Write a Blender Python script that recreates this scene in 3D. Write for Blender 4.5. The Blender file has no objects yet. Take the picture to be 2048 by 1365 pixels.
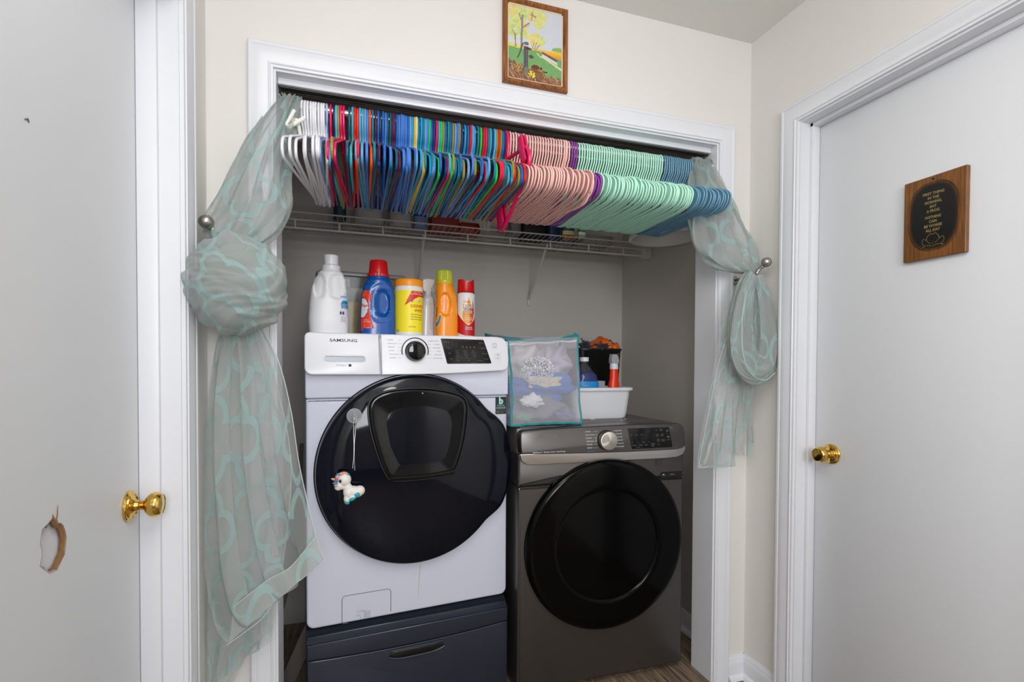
import bpy, bmesh, math, random
from mathutils import Vector, Matrix
from mathutils.geometry import delaunay_2d_cdt
random.seed(7)
PI = math.pi
sc = bpy.context.scene
COL = sc.collection

# ------------------------------------------------------------------ camera
cam = bpy.data.cameras.new('camera')
cob = bpy.data.objects.new('camera', cam); COL.objects.link(cob)
YAW, PIT, ROL = 0.3101, 0.0185, 0.0043
Fv = Vector((math.sin(YAW)*math.cos(PIT), math.cos(YAW)*math.cos(PIT), -math.sin(PIT)))
R0 = Vector((math.cos(YAW), -math.sin(YAW), 0)); U0 = R0.cross(Fv)
R1 = R0*math.cos(ROL)+U0*math.sin(ROL); U1 = -R0*math.sin(ROL)+U0*math.cos(ROL)
m = Matrix((R1, U1, -Fv)).transposed().to_4x4(); m.translation = (0, -1.5656, 1.1958)
cob.matrix_world = m
cam.sensor_width = 36; cam.lens = 1004.97/2048*36
cam.shift_y = (753.47-682.5)/2048
cam.clip_start = 0.02
sc.camera = cob

# ------------------------------------------------------------------ world, lights, exposure
w = bpy.data.worlds.new('world'); sc.world = w; w.use_nodes = True
w.node_tree.nodes['Background'].inputs[0].default_value = (0.9, 0.95, 1.0, 1)
w.node_tree.nodes['Background'].inputs[1].default_value = 0.3
def area(name, loc, target, sx, sy, power, color=(1, 1, 1)):
    l = bpy.data.lights.new(name, 'AREA'); l.shape = 'RECTANGLE'; l.size = sx; l.size_y = sy
    l.energy = power; l.color = color
    o = bpy.data.objects.new(name, l); COL.objects.link(o); o.location = loc
    o.rotation_euler = (Vector(target)-Vector(loc)).to_track_quat('-Z', 'Y').to_euler()
    return o
area('daylight_window_light', (0.25, -3.4, 1.7), (0.5, 0.0, 1.25), 0.9, 1.0, 29, (0.93, 0.96, 1.0))
area('hall_ceiling_light', (0.15, -1.3, 2.38), (0.3, -1.0, 0.0), 0.7, 0.7, 5.5, (1.0, 0.99, 0.98))
def fill_point(name, loc, r, power, color):
    l = bpy.data.lights.new(name, 'POINT'); l.shadow_soft_size = r; l.energy = power; l.color = color
    o = bpy.data.objects.new(name, l); COL.objects.link(o); o.location = loc
fill_point('ceiling_fill_light', (0.25, -1.75, 2.10), 0.14, 9, (1.0, 0.99, 0.98))  # unseen point lamp added to brighten the ceiling
sc.view_settings.view_transform = 'Standard'
sc.view_settings.look = 'None'
sc.view_settings.exposure = 0.48
sc.view_settings.gamma = 1.0
sc.view_settings.use_curve_mapping = False

# ------------------------------------------------------------------ materials
def lin(c):
    return tuple((x/12.92 if x <= 0.04045 else ((x+0.055)/1.055)**2.4) for x in c)
def new(name):
    m = bpy.data.materials.new(name); m.use_nodes = True
    return m, m.node_tree, m.node_tree.nodes['Principled BSDF']
def mat(name, rgb, rough=0.5, metal=0.0, var=0.0, scale=8.0, bump=0.0, bscale=60.0, coat=0.0, trans=0.0, spec=None, alpha=1.0, stretch=None, subs=0.0):
    m, nt, b = new(name)
    c = lin(rgb)
    b.inputs['Base Color'].default_value = (*c, 1)
    b.inputs['Roughness'].default_value = rough
    b.inputs['Metallic'].default_value = metal
    b.inputs['Coat Weight'].default_value = coat
    b.inputs['Transmission Weight'].default_value = trans
    b.inputs['Alpha'].default_value = alpha
    if subs:
        b.inputs['Subsurface Weight'].default_value = subs; b.inputs['Subsurface Radius'].default_value = (0.02, 0.02, 0.02)
    if spec is not None: b.inputs['Specular IOR Level'].default_value = spec
    tc = nt.nodes.new('ShaderNodeTexCoord'); src = tc.outputs['Object']
    if stretch:
        mp = nt.nodes.new('ShaderNodeMapping'); mp.inputs['Scale'].default_value = stretch
        nt.links.new(src, mp.inputs[0]); src = mp.outputs[0]
    if var:
        n = nt.nodes.new('ShaderNodeTexNoise'); n.inputs['Scale'].default_value = scale; n.inputs['Detail'].default_value = 6
        nt.links.new(src, n.inputs['Vector'])
        r = nt.nodes.new('ShaderNodeMapRange'); r.inputs[1].default_value = 0.25; r.inputs[2].default_value = 0.75
        r.inputs[3].default_value = 1-var; r.inputs[4].default_value = 1+var
        nt.links.new(n.outputs[0], r.inputs[0])
        h = nt.nodes.new('ShaderNodeVectorMath'); h.operation = 'SCALE'
        h.inputs[0].default_value = c; nt.links.new(r.outputs[0], h.inputs['Scale'])
        nt.links.new(h.outputs[0], b.inputs['Base Color'])
    if bump:
        n2 = nt.nodes.new('ShaderNodeTexNoise'); n2.inputs['Scale'].default_value = bscale; n2.inputs['Detail'].default_value = 4
        nt.links.new(src, n2.inputs['Vector'])
        bp = nt.nodes.new('ShaderNodeBump'); bp.inputs['Strength'].default_value = bump; bp.inputs['Distance'].default_value = 0.002
        nt.links.new(n2.outputs[0], bp.inputs['Height']); nt.links.new(bp.outputs[0], b.inputs['Normal'])
    return m
M = {}
M['wall'] = mat('wall_paint', (0.885, 0.872, 0.855), 0.7, var=0.012, scale=3, bump=0.08, bscale=90)
M['ceil'] = mat('ceiling_paint', (0.90, 0.89, 0.87), 0.85, bump=0.1, bscale=120)
M['closetwall'] = mat('closet_wall_shaded', (0.78, 0.76, 0.735), 0.7, var=0.02, scale=3)  # same paint as the hall walls, closet shade put into the colour
M['trim'] = mat('trim_gloss_white', (0.885, 0.89, 0.908), 0.35, var=0.01, scale=12)
M['door'] = mat('door_satin_white', (0.87, 0.877, 0.89), 0.42, var=0.012, scale=4, bump=0.05, bscale=200)
M['white'] = mat('white_enamel', (0.835, 0.85, 0.91), 0.22, coat=0.3)
M['whiteplast'] = mat('white_plastic', (0.88, 0.885, 0.91), 0.28)
M['greyseam'] = mat('seam_grey', (0.42, 0.43, 0.46), 0.6)
M['black'] = mat('black_plastic', (0.03, 0.03, 0.035), 0.35)
M['blackgloss'] = mat('black_gloss', (0.045, 0.045, 0.05), 0.15, spec=0.35)
M['doorglass'] = mat('blue_black_glass', (0.015, 0.032, 0.085), 0.06, spec=0.38)
M['hatchglass'] = mat('hatch_glass', (0.012, 0.018, 0.035), 0.04, spec=0.45)
M['chrome'] = mat('chrome', (0.8, 0.8, 0.8), 0.12, 1.0)
M['darkchrome'] = mat('smoked_chrome', (0.38, 0.37, 0.36), 0.14, 1.0)
M['nickel'] = mat('brushed_nickel', (0.70, 0.67, 0.64), 0.28, 1.0)
M['brass'] = mat('polished_brass', (0.88, 0.72, 0.36), 0.1, 1.0)
M['navy'] = mat('dark_blue_enamel', (0.17, 0.20, 0.25), 0.27, 0.3, coat=0.3)
M['steel'] = mat('black_stainless', (0.39, 0.375, 0.367), 0.30, 0.8, var=0.03, scale=6, stretch=(2, 2, 60))
M['steeltrim'] = mat('silver_trim', (0.78, 0.765, 0.75), 0.30, 0.85)
M['steeltop'] = mat('dryer_top_paint', (0.40, 0.38, 0.37), 0.4, 0.3, var=0.1, scale=20)
M['dryerglass'] = mat('dryer_black_glass', (0.008, 0.008, 0.010), 0.10, spec=0.16)
M['dryerwin'] = mat('dryer_window', (0.014, 0.014, 0.016), 0.05, spec=0.22)
M['wire'] = mat('shelf_wire', (0.80, 0.79, 0.77), 0.45)
M['inkblack'] = mat('ink_black', (0.12, 0.12, 0.13), 0.5)
M['inkgrey'] = mat('ink_grey', (0.5, 0.5, 0.53), 0.5)
M['inkwhite'] = mat('ink_white', (0.85, 0.85, 0.85), 0.5)
M['inkdim'] = mat('ink_dim', (0.45, 0.45, 0.44), 0.5)
M['inkred'] = mat('ink_red', (0.78, 0.13, 0.08), 0.5)
M['inkblue'] = mat('ink_blue', (0.25, 0.5, 0.75), 0.5)
M['inkgold'] = mat('ink_gold', (0.56, 0.49, 0.30), 0.45)
M['inkaqua'] = mat('ink_aqua', (0.65, 0.85, 0.85), 0.5)
M['stickerdark'] = mat('sticker_dark', (0.06, 0.12, 0.12), 0.4)

def attr_mat(name, rough=0.45):
    m, nt, b = new(name)
    a = nt.nodes.new('ShaderNodeVertexColor'); a.layer_name = 'Col'
    nt.links.new(a.outputs[0], b.inputs['Base Color']); b.inputs['Roughness'].default_value = rough
    return m
M['print'] = attr_mat('printed_surface')

def wood_mat(name, c1, c2, scale=(30, 2, 30), rough=0.45, nscale=4.0):
    m, nt, b = new(name)
    tc = nt.nodes.new('ShaderNodeTexCoord'); mp = nt.nodes.new('ShaderNodeMapping'); mp.inputs['Scale'].default_value = scale
    oi = nt.nodes.new('ShaderNodeObjectInfo')
    ad = nt.nodes.new('ShaderNodeVectorMath'); ad.operation = 'ADD'
    sc2 = nt.nodes.new('ShaderNodeVectorMath'); sc2.operation = 'SCALE'; sc2.inputs[0].default_value = (37, 61, 17)
    nt.links.new(oi.outputs['Random'], sc2.inputs['Scale'])
    nt.links.new(tc.outputs['Object'], mp.inputs[0]); nt.links.new(mp.outputs[0], ad.inputs[0]); nt.links.new(sc2.outputs[0], ad.inputs[1])
    n = nt.nodes.new('ShaderNodeTexNoise'); n.inputs['Scale'].default_value = nscale; n.inputs['Detail'].default_value = 8; n.inputs['Distortion'].default_value = 0.6
    nt.links.new(ad.outputs[0], n.inputs['Vector'])
    r = nt.nodes.new('ShaderNodeValToRGB'); r.color_ramp.elements[0].position = 0.33; r.color_ramp.elements[1].position = 0.68
    r.color_ramp.elements[0].color = (*lin(c1), 1); r.color_ramp.elements[1].color = (*lin(c2), 1)
    nt.links.new(n.outputs[0], r.inputs[0]); nt.links.new(r.outputs[0], b.inputs['Base Color'])
    b.inputs['Roughness'].default_value = rough
    return m
M['floor'] = wood_mat('floor_planks', (0.31, 0.255, 0.21), (0.60, 0.52, 0.43), (26, 1.6, 26), 0.45)
M['oak'] = wood_mat('stained_oak', (0.36, 0.20, 0.10), (0.66, 0.40, 0.18), (40, 40, 3), 0.4)
M['plaque'] = wood_mat('plaque_oak', (0.38, 0.23, 0.09), (0.55, 0.35, 0.13), (30, 60, 3), 0.4)

# sheer fabric with a woven quatrefoil lattice; UV in metres
def sheer_mat(name, base, band, a_base, a_band, cell=0.125):
    m = bpy.data.materials.new(name); m.use_nodes = True; nt = m.node_tree; nt.nodes.clear()
    N = nt.nodes.new; Lk = nt.links.new
    def mth(op, a, b=None, c=None):
        n = N('ShaderNodeMath'); n.operation = op
        for i, x in enumerate((a, b, c)):
            if x is None: continue
            if isinstance(x, (int, float)): n.inputs[i].default_value = x
            else: Lk(x, n.inputs[i])
        return n.outputs[0]
    uv = N('ShaderNodeUVMap'); sep = N('ShaderNodeSeparateXYZ'); Lk(uv.outputs[0], sep.inputs[0])
    def foil(ou, ov):
        u = mth('MULTIPLY_ADD', sep.outputs[0], 1/cell, ou); v = mth('MULTIPLY_ADD', sep.outputs[1], 0.8/cell, ov)
        a = mth('ABSOLUTE', mth('SUBTRACT', mth('FRACT', u), 0.5)); b = mth('ABSOLUTE', mth('SUBTRACT', mth('FRACT', v), 0.5))
        d1 = mth('SQRT', mth('ADD', mth('POWER', mth('SUBTRACT', a, 0.24), 2), mth('POWER', b, 2)))
        d2 = mth('SQRT', mth('ADD', mth('POWER', a, 2), mth('POWER', mth('SUBTRACT', b, 0.24), 2)))
        d3 = mth('MULTIPLY', mth('MAXIMUM', a, b), 1.0)
        d = mth('MINIMUM', mth('MINIMUM', d1, d2), mth('SUBTRACT', d3, 0.0))
        return mth('LESS_THAN', mth('ABSOLUTE', mth('SUBTRACT', d, 0.215)), 0.042)
    f = foil(0.0, 0.0)
    mixc = N('ShaderNodeMix'); mixc.data_type = 'RGBA'; Lk(f, mixc.inputs[0])
    mixc.inputs[6].default_value = (*lin(base), 1); mixc.inputs[7].default_value = (*lin(band), 1)
    al = mth('MULTIPLY_ADD', f, a_band-a_base, a_base)
    # denser where seen edge on (more thread in the line of sight)
    lw = N('ShaderNodeLayerWeight'); lw.inputs[0].default_value = 0.35
    al2 = mth('MINIMUM', mth('MULTIPLY_ADD', lw.outputs['Facing'], 0.30, al), 1.0)
    df = N('ShaderNodeBsdfDiffuse'); tl = N('ShaderNodeBsdfTranslucent'); tr = N('ShaderNodeBsdfTransparent')
    Lk(mixc.outputs[2], df.inputs[0]); Lk(mixc.outputs[2], tl.inputs[0])
    m1 = N('ShaderNodeMixShader'); m1.inputs[0].default_value = 0.3; Lk(df.outputs[0], m1.inputs[1]); Lk(tl.outputs[0], m1.inputs[2])
    m2 = N('ShaderNodeMixShader'); Lk(al2, m2.inputs[0]); Lk(tr.outputs[0], m2.inputs[1]); Lk(m1.outputs[0], m2.inputs[2])
    out = N('ShaderNodeOutputMaterial'); Lk(m2.outputs[0], out.inputs[0])
    return m
M['sheer'] = sheer_mat('sheer_lattice', (0.77, 0.79, 0.78), (0.69, 0.79, 0.78), 0.40, 0.70, 0.165)
M['sheerhem'] = sheer_mat('sheer_hem', (0.80, 0.82, 0.81), (0.74, 0.84, 0.82), 0.62, 0.84, 0.165)

def net_mat(name, rgb, pitch=0.0042, wire=0.20):
    m = bpy.data.materials.new(name); m.use_nodes = True; nt = m.node_tree; nt.nodes.clear()
    N = nt.nodes.new; Lk = nt.links.new
    uv = N('ShaderNodeUVMap'); mp = N('ShaderNodeMapping'); mp.inputs['Rotation'].default_value = (0, 0, PI/4)
    mp.inputs['Scale'].default_value = (1/pitch,)*3
    Lk(uv.outputs[0], mp.inputs[0]); sep = N('ShaderNodeSeparateXYZ'); Lk(mp.outputs[0], sep.inputs[0])
    def g(o):
        a = N('ShaderNodeMath'); a.operation = 'FRACT'; Lk(o, a.inputs[0])
        b = N('ShaderNodeMath'); b.operation = 'LESS_THAN'; b.inputs[1].default_value = wire; Lk(a.outputs[0], b.inputs[0]); return b.outputs[0]
    mx = N('ShaderNodeMath'); mx.operation = 'MAXIMUM'; Lk(g(sep.outputs[0]), mx.inputs[0]); Lk(g(sep.outputs[1]), mx.inputs[1])
    df = N('ShaderNodeBsdfDiffuse'); df.inputs[0].default_value = (*lin(rgb), 1); tr = N('ShaderNodeBsdfTransparent')
    ms = N('ShaderNodeMixShader'); Lk(mx.outputs[0], ms.inputs[0]); Lk(tr.outputs[0], ms.inputs[1]); Lk(df.outputs[0], ms.inputs[2])
    out = N('ShaderNodeOutputMaterial'); Lk(ms.outputs[0], out.inputs[0])
    return m
M['net'] = net_mat('bag_netting', (0.80, 0.80, 0.83))

# ------------------------------------------------------------------ mesh builder
def rrect(x0, x1, z0, z1, r, n=5):
    if not isinstance(r, (list, tuple)): r = (r,)*4
    pts = []
    for (cx, cz, a0, rr) in ((x1-r[0], z0+r[0], -90, r[0]), (x1-r[1], z1-r[1], 0, r[1]), (x0+r[2], z1-r[2], 90, r[2]), (x0+r[3], z0+r[3], 180, r[3])):
        for i in range(n+1):
            a = math.radians(a0+90*i/n); pts.append((cx+rr*math.cos(a), cz+rr*math.sin(a)))
    return pts
def inset(poly, d):
    n = len(poly); out = []
    area2 = sum(poly[i][0]*poly[(i+1) % n][1]-poly[(i+1) % n][0]*poly[i][1] for i in range(n))
    s = 1 if area2 > 0 else -1
    for i in range(n):
        p0 = Vector(poly[i-1]); p1 = Vector(poly[i]); p2 = Vector(poly[(i+1) % n])
        a = (p1-p0); b = (p2-p1)
        if a.length < 1e-7: a = b
        if b.length < 1e-7: b = a
        a.normalize(); b.normalize()
        na = Vector((-a.y, a.x))*s; nb = Vector((-b.y, b.x))*s
        nn = na+nb
        if nn.length < 1e-6: nn = na
        nn.normalize(); k = 1/max(0.5, nn.dot(na))
        q = p1+nn*d*k; out.append((q.x, q.y))
    return out
class MB:
    def __init__(s): s.v = []; s.f = []; s.mi = []; s.uv = {}; s.fc = {}
    def add(s, vs, fs, m=0, T=None):
        o = len(s.v)
        for p in vs:
            p = Vector(p); s.v.append(tuple(T @ p) if T else tuple(p))
        for f in fs: s.f.append(tuple(i+o for i in f)); s.mi.append(m)
        return o
    def box(s, x0, x1, y0, y1, z0, z1, m=0, bev=0.0, seg=2, T=None):
        if not bev:
            vs = [(x, y, z) for z in (z0, z1) for y in (y0, y1) for x in (x0, x1)]
            s.add(vs, [(0, 2, 3, 1), (4, 5, 7, 6), (0, 1, 5, 4), (2, 6, 7, 3), (0, 4, 6, 2), (1, 3, 7, 5)], m, T); return s
        bm = bmesh.new(); bmesh.ops.create_cube(bm, size=1)
        for v in bm.verts: v.co = Vector(((x0+x1)/2+v.co.x*(x1-x0), (y0+y1)/2+v.co.y*(y1-y0), (z0+z1)/2+v.co.z*(z1-z0)))
        bmesh.ops.bevel(bm, geom=list(bm.edges), offset=bev, segments=seg, profile=0.5, affect='EDGES')
        bm.verts.index_update()
        s.add([v.co.copy() for v in bm.verts], [tuple(v.index for v in f.verts) for f in bm.faces], m, T); bm.free(); return s
    def tube(s, pts, r, n=8, closed=False, m=0, T=None, caps=True, flat=1.0):
        pts = [Vector(p) for p in pts]; k = len(pts)
        rs = r if isinstance(r, (list, tuple)) else [r]*k
        tang = []
        for i in range(k):
            if closed: t = pts[(i+1) % k]-pts[i-1]
            else: t = pts[min(i+1, k-1)]-pts[max(i-1, 0)]
            tang.append(t.normalized() if t.length > 1e-9 else Vector((0, 0, 1)))
        up = Vector((1, 0, 0)) if abs(tang[0].x) < 0.9 else Vector((0, 0, 1))
        nrm = (up-tang[0]*up.dot(tang[0])).normalized(); vs = []
        for i in range(k):
            nrm = (nrm-tang[i]*nrm.dot(tang[i])); nrm = nrm.normalized() if nrm.length > 1e-6 else tang[i].orthogonal().normalized()
            b = tang[i].cross(nrm)
            for j in range(n):
                a = 2*PI*j/n; vs.append(pts[i]+nrm*rs[i]*math.cos(a)*flat+b*rs[i]*math.sin(a))
        fs = []
        for i in range(k if closed else k-1):
            for j in range(n):
                a = i*n+j; b2 = i*n+(j+1) % n; c = ((i+1) % k)*n+(j+1) % n; d = ((i+1) % k)*n+j
                fs.append((a, b2, c, d))
        if not closed and caps: fs.append(tuple(range(n))[::-1]); fs.append(tuple((k-1)*n+j for j in range(n)))
        s.add(vs, fs, m, T); return s
    def lathe(s, prof, n=32, m=0, T=None, sx=1.0, sy=1.0, cap0=True, cap1=True):
        vs = []; fs = []
        for (r, z) in prof:
            for j in range(n): a = 2*PI*j/n; vs.append((r*math.cos(a)*sx, r*math.sin(a)*sy, z))
        for i in range(len(prof)-1):
            for j in range(n): fs.append((i*n+j, i*n+(j+1) % n, (i+1)*n+(j+1) % n, (i+1)*n+j))
        if cap0 and prof[0][0] > 1e-6: fs.append(tuple(range(n))[::-1])
        if cap1 and prof[-1][0] > 1e-6: fs.append(tuple((len(prof)-1)*n+j for j in range(n)))
        s.add(vs, fs, m, T); return s
    # extruded outline in the xz plane from yf (front, may depend on x,z) to yb
    def slab(s, poly, yf, yb, bev=0.0, m=0, T=None, seg=3, back=True):
        n = len(poly); F = yf if callable(yf) else (lambda x, z: yf)
        rings = []
        if bev:
            for i in range(seg+1):
                a = PI/2*i/seg
                rings.append((inset(poly, bev*(1-math.sin(a))), bev*(1-math.cos(a))))
        else: rings.append((poly, 0.0))
        vs = []
        for pl, dy in rings:
            for (x, z) in pl: vs.append((x, F(x, z)+dy, z))
        for (x, z) in poly: vs.append((x, yb, z))
        k = len(rings)+1; fs = [tuple(range(n))]
        for i in range(k-1):
            for j in range(n): fs.append((i*n+(j+1) % n, i*n+j, (i+1)*n+j, (i+1)*n+(j+1) % n))
        if back: fs.append(tuple((k-1)*n+j for j in range(n))[::-1])
        s.add(vs, fs, m, T); return s
    def grid(s, fn, nu, nv, m=0, T=None, uvfn=None, wrap=False, col=None, flip=False):
        o = len(s.v); vs = []; 
        for j in range(nv+1):
            for i in range(nu+1): vs.append(fn(i/nu, j/nv))
        s.add(vs, [], m, T); W = nu+1
        for j in range(nv):
            for i in range(nu):
                f = (o+j*W+i, o+j*W+i+1, o+(j+1)*W+i+1, o+(j+1)*W+i)
                uvs = [(i/nu, j/nv), ((i+1)/nu, j/nv), ((i+1)/nu, (j+1)/nv), (i/nu, (j+1)/nv)]
                if flip: f = f[::-1]; uvs = uvs[::-1]
                if uvfn: s.uv[len(s.f)] = [uvfn(*q) for q in uvs]
                if col: s.fc[len(s.f)] = col((i+.5)/nu, (j+.5)/nv)
                s.f.append(f); s.mi.append(m)
        return s
    def mesh(s, name, mats, smooth=True, ang=35):
        me = bpy.data.meshes.new(name); me.from_pydata(s.v, [], s.f)
        for mm in mats: me.materials.append(mm)
        if len(mats) > 1: me.polygons.foreach_set('material_index', s.mi)
        if s.uv:
            uvl = me.uv_layers.new(name='UVMap')
            for p in me.polygons:
                q = s.uv.get(p.index)
                if q:
                    for k, li in enumerate(p.loop_indices): uvl.data[li].uv = q[k]
        if s.fc:
            ca = me.color_attributes.new('Col', 'FLOAT_COLOR', 'CORNER')
            for p in me.polygons:
                c = s.fc.get(p.index, (0.5, 0.5, 0.5))
                for li in p.loop_indices: ca.data[li].color = (*c, 1)
        me.validate()
        if smooth:
            me.polygons.foreach_set('use_smooth', [True]*len(me.polygons)); me.set_sharp_from_angle(angle=math.radians(ang))
        me.update(); return me
def ml(mats): return [M[x] if isinstance(x, str) else x for x in (mats if isinstance(mats, (list, tuple)) else [mats])]
def obj(name, mb, mats, parent=None, label=None, smooth=True, ang=35):
    me = mb if isinstance(mb, bpy.types.Mesh) else mb.mesh(name, ml(mats), smooth, ang)
    o = bpy.data.objects.new(name, me); COL.objects.link(o)
    if parent: o.parent = parent
    if label: o['label'] = label
    return o
def tag(o, label, cat, group=None, kind=None):
    o['label'] = label; o['category'] = cat
    if group: o['group'] = group
    if kind: o['kind'] = kind
    return o
def thing(name, label, cat, loc=(0, 0, 0), rz=0.0, group=None):
    o = bpy.data.objects.new(name, None); o.empty_display_size = 0.05; COL.objects.link(o); o.location = loc; o.rotation_euler = (0, 0, rz)
    return tag(o, label, cat, group)
def struct(name, mb, mats, label=None, parent=None, **k):
    o = obj(name, mb, mats, parent, label, **k)
    if not parent: o['kind'] = 'structure'
    return o
class TX:   # printed lettering gathered into one flat mesh
    def __init__(s): s.mb = MB()
    def t(s, txt, h, fn, m=0, align='CENTER', wid=None, bold=0.0, res=2):
        cu = bpy.data.curves.new('t', 'FONT'); cu.body = txt; cu.size = 1.0; cu.align_x = align; cu.align_y = 'CENTER'; cu.resolution_u = res; cu.offset = bold
        o = bpy.data.objects.new('t', cu); me = bpy.data.meshes.new_from_object(o)
        xs = [v.co.x for v in me.vertices]
        if not xs: return s
        k = h/0.72; kx = k
        if wid: kx = wid/max(1e-6, max(xs)-min(xs))
        s.mb.add([fn(v.co.x*kx, v.co.y*k) for v in me.vertices], [tuple(p.vertices) for p in me.polygons], m)
        bpy.data.objects.remove(o); bpy.data.curves.remove(cu); bpy.data.meshes.remove(me); return s
    def bar(s, x0, x1, y0, y1, fn, m=0):
        s.mb.add([fn(x0, y0), fn(x1, y0), fn(x1, y1), fn(x0, y1)], [(0, 1, 2, 3)], m); return s
def flat(o, ux, uy, d=(0, 0, 0)):
    o = Vector(o)+Vector(d); ux = Vector(ux); uy = Vector(uy)
    return lambda x, y: o+ux*x+uy*y
def trans(x, y, z): return Matrix.Translation((x, y, z))
def hole_plate(outer, holes, z0, z1):   # flat plate in xy with holes, thickness z0..z1
    pts = list(outer); edges = [(i, (i+1) % len(outer)) for i in range(len(outer))]
    for h in holes:
        o = len(pts); pts += list(h); edges += [(o+i, o+(i+1) % len(h)) for i in range(len(h))]
    def inside(p, poly):
        c = False; n = len(poly)
        for i in range(n):
            a, b = poly[i], poly[(i+1) % n]
            if (a[1] > p[1]) != (b[1] > p[1]) and p[0] < (b[0]-a[0])*(p[1]-a[1])/(b[1]-a[1])+a[0]: c = not c
        return c
    r = delaunay_2d_cdt([Vector(p) for p in pts], edges, [], 0, 1e-7)
    V, Fc = r[0], r[2]; keep = []
    for f in Fc:
        c = sum((V[i] for i in f), Vector((0, 0)))/len(f)
        if inside(c, outer) and not any(inside(c, h) for h in holes): keep.append(tuple(f))
    n = len(V); vs = [(p.x, p.y, z1) for p in V]+[(p.x, p.y, z0) for p in V]
    fs = keep+[tuple(i+n for i in f)[::-1] for f in keep]
    o2 = 0
    for pl in [outer]+list(holes):
        L = len(pl)
        for i in range(L): a = o2+i; b = o2+(i+1) % L; fs.append((a, b, b+n, a+n))
        o2 += L
    return vs, fs

# ------------------------------------------------------------------ room shell
XL, XR, ZC = -0.374, 1.453, 2.43      # side walls, ceiling
OL, OR, OT = -0.2, 1.3, 2.027         # closet opening (jamb faces)
YB, YR = 0.945, -4.6                  # closet back wall, rear wall
JT = 0.018                            # jamb board
mb = MB(); mb.box(XL-0.3, XR+0.3, YR-0.1, YB+0.1, -0.08, -0.012)
floor = struct('floor', mb, mat('subfloor', (0.2, 0.17, 0.14), 0.8), 'dark brown plank floor')
pw = 0.18; k = 0
x = XL-0.1
while x < XR+0.1:
    y = YR-0.1-random.uniform(0, 0.9)
    while y < YB:
        y2 = y+1.22
        mb = MB(); L = min(y2, YB+0.05)-max(y, YR-0.05)
        if L > 0.05:
            mb.box(-pw/2+0.0008, pw/2-0.0008, -L/2+0.0008, L/2-0.0008, -0.012, 0, bev=0.0012, seg=1)
            o = obj('plank', mb, 'floor', floor); o.location = (x+pw/2, max(y, YR-0.05)+L/2, 0)
        y = y2
    x += pw
mb = MB(); mb.box(XL-0.2, XR+0.2, YR-0.1, YB+0.1, ZC, ZC+0.08); struct('ceiling', mb, 'ceil', 'pale grey ceiling')
WT = 0.115
mb = MB()
mb.box(XL-0.12, OL-JT, 0, WT, 0, ZC); mb.box(OR+JT, XR+0.12, 0, WT, 0, ZC); mb.box(OL-JT, OR+JT, 0, WT, OT+JT, ZC)
struct('wall_back', mb, 'wall', 'cream wall around the closet opening')
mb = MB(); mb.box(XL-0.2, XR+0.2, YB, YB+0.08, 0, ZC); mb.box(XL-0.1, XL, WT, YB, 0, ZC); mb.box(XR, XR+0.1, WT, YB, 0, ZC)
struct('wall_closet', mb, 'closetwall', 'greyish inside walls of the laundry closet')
DJ, DN = -0.228, -1.02        # side doors: far and near jamb faces
DT = 2.03
def side_wall(name, X, s):     # s=+1 right wall (solid towards +x)
    a, b = (X, X+s*0.12) if s > 0 else (X+s*0.12, X)
    mb = MB(); mb.box(a, b, DJ+JT, 0, 0, ZC); mb.box(a, b, DN-JT, DJ+JT, DT+JT, ZC); mb.box(a, b, YR, DN-JT, 0, ZC)
    return struct(name, mb, 'wall', 'cream wall with a white door')
side_wall('wall_right', XR, 1); side_wall('wall_left', XL, -1)
mb = MB(); mb.box(XL-0.12, XR+0.12, YR-0.1, YR, 0, ZC); struct('wall_rear', mb, 'wall', 'cream rear wall')

# casings: profile (offset outwards, proud)
PROF = [(0, 0), (0, 0.009), (0.006, 0.010), (0.008, 0.013), (0.011, 0.013), (0.013, 0.010), (0.022, 0.012), (0.034, 0.0165), (0.044, 0.0175), (0.050, 0.0165), (0.053, 0.0185), (0.060, 0.0185), (0.064, 0.015), (0.064, 0)]
def casing(name, u0, u1, zt, fn, label, reveal=0.006):
    # fn(u, proud, z) -> point ; u0<u1
    u0 -= reveal; u1 += reveal; zt += reveal
    mb = MB(); n = len(PROF); vs = []
    for (cu, cz, su, sz) in ((u0, 0.0, -1, 0), (u0, zt, -1, 1), (u1, zt, 1, 1), (u1, 0.0, 1, 0)):
        for (a, h) in PROF: vs.append(fn(cu+su*a, h, cz+sz*a))
    fs = []
    for k in range(3):
        for i in range(n-1): fs.append((k*n+i, k*n+i+1, (k+1)*n+i+1, (k+1)*n+i))
    mb.add(vs, fs); return struct(name, mb, 'trim', label, ang=20)
casing('trim_1', OL, OR, OT, lambda u, h, z: (u, -h, z), 'white moulded casing around the closet opening')
casing('trim_2', DN, DJ, DT, lambda u, h, z: (XR-h, u, z), 'white moulded casing around the right door')
casing('trim_3', DN, DJ, DT, lambda u, h, z: (XL+h, u, z), 'white moulded casing around the left door')
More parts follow.
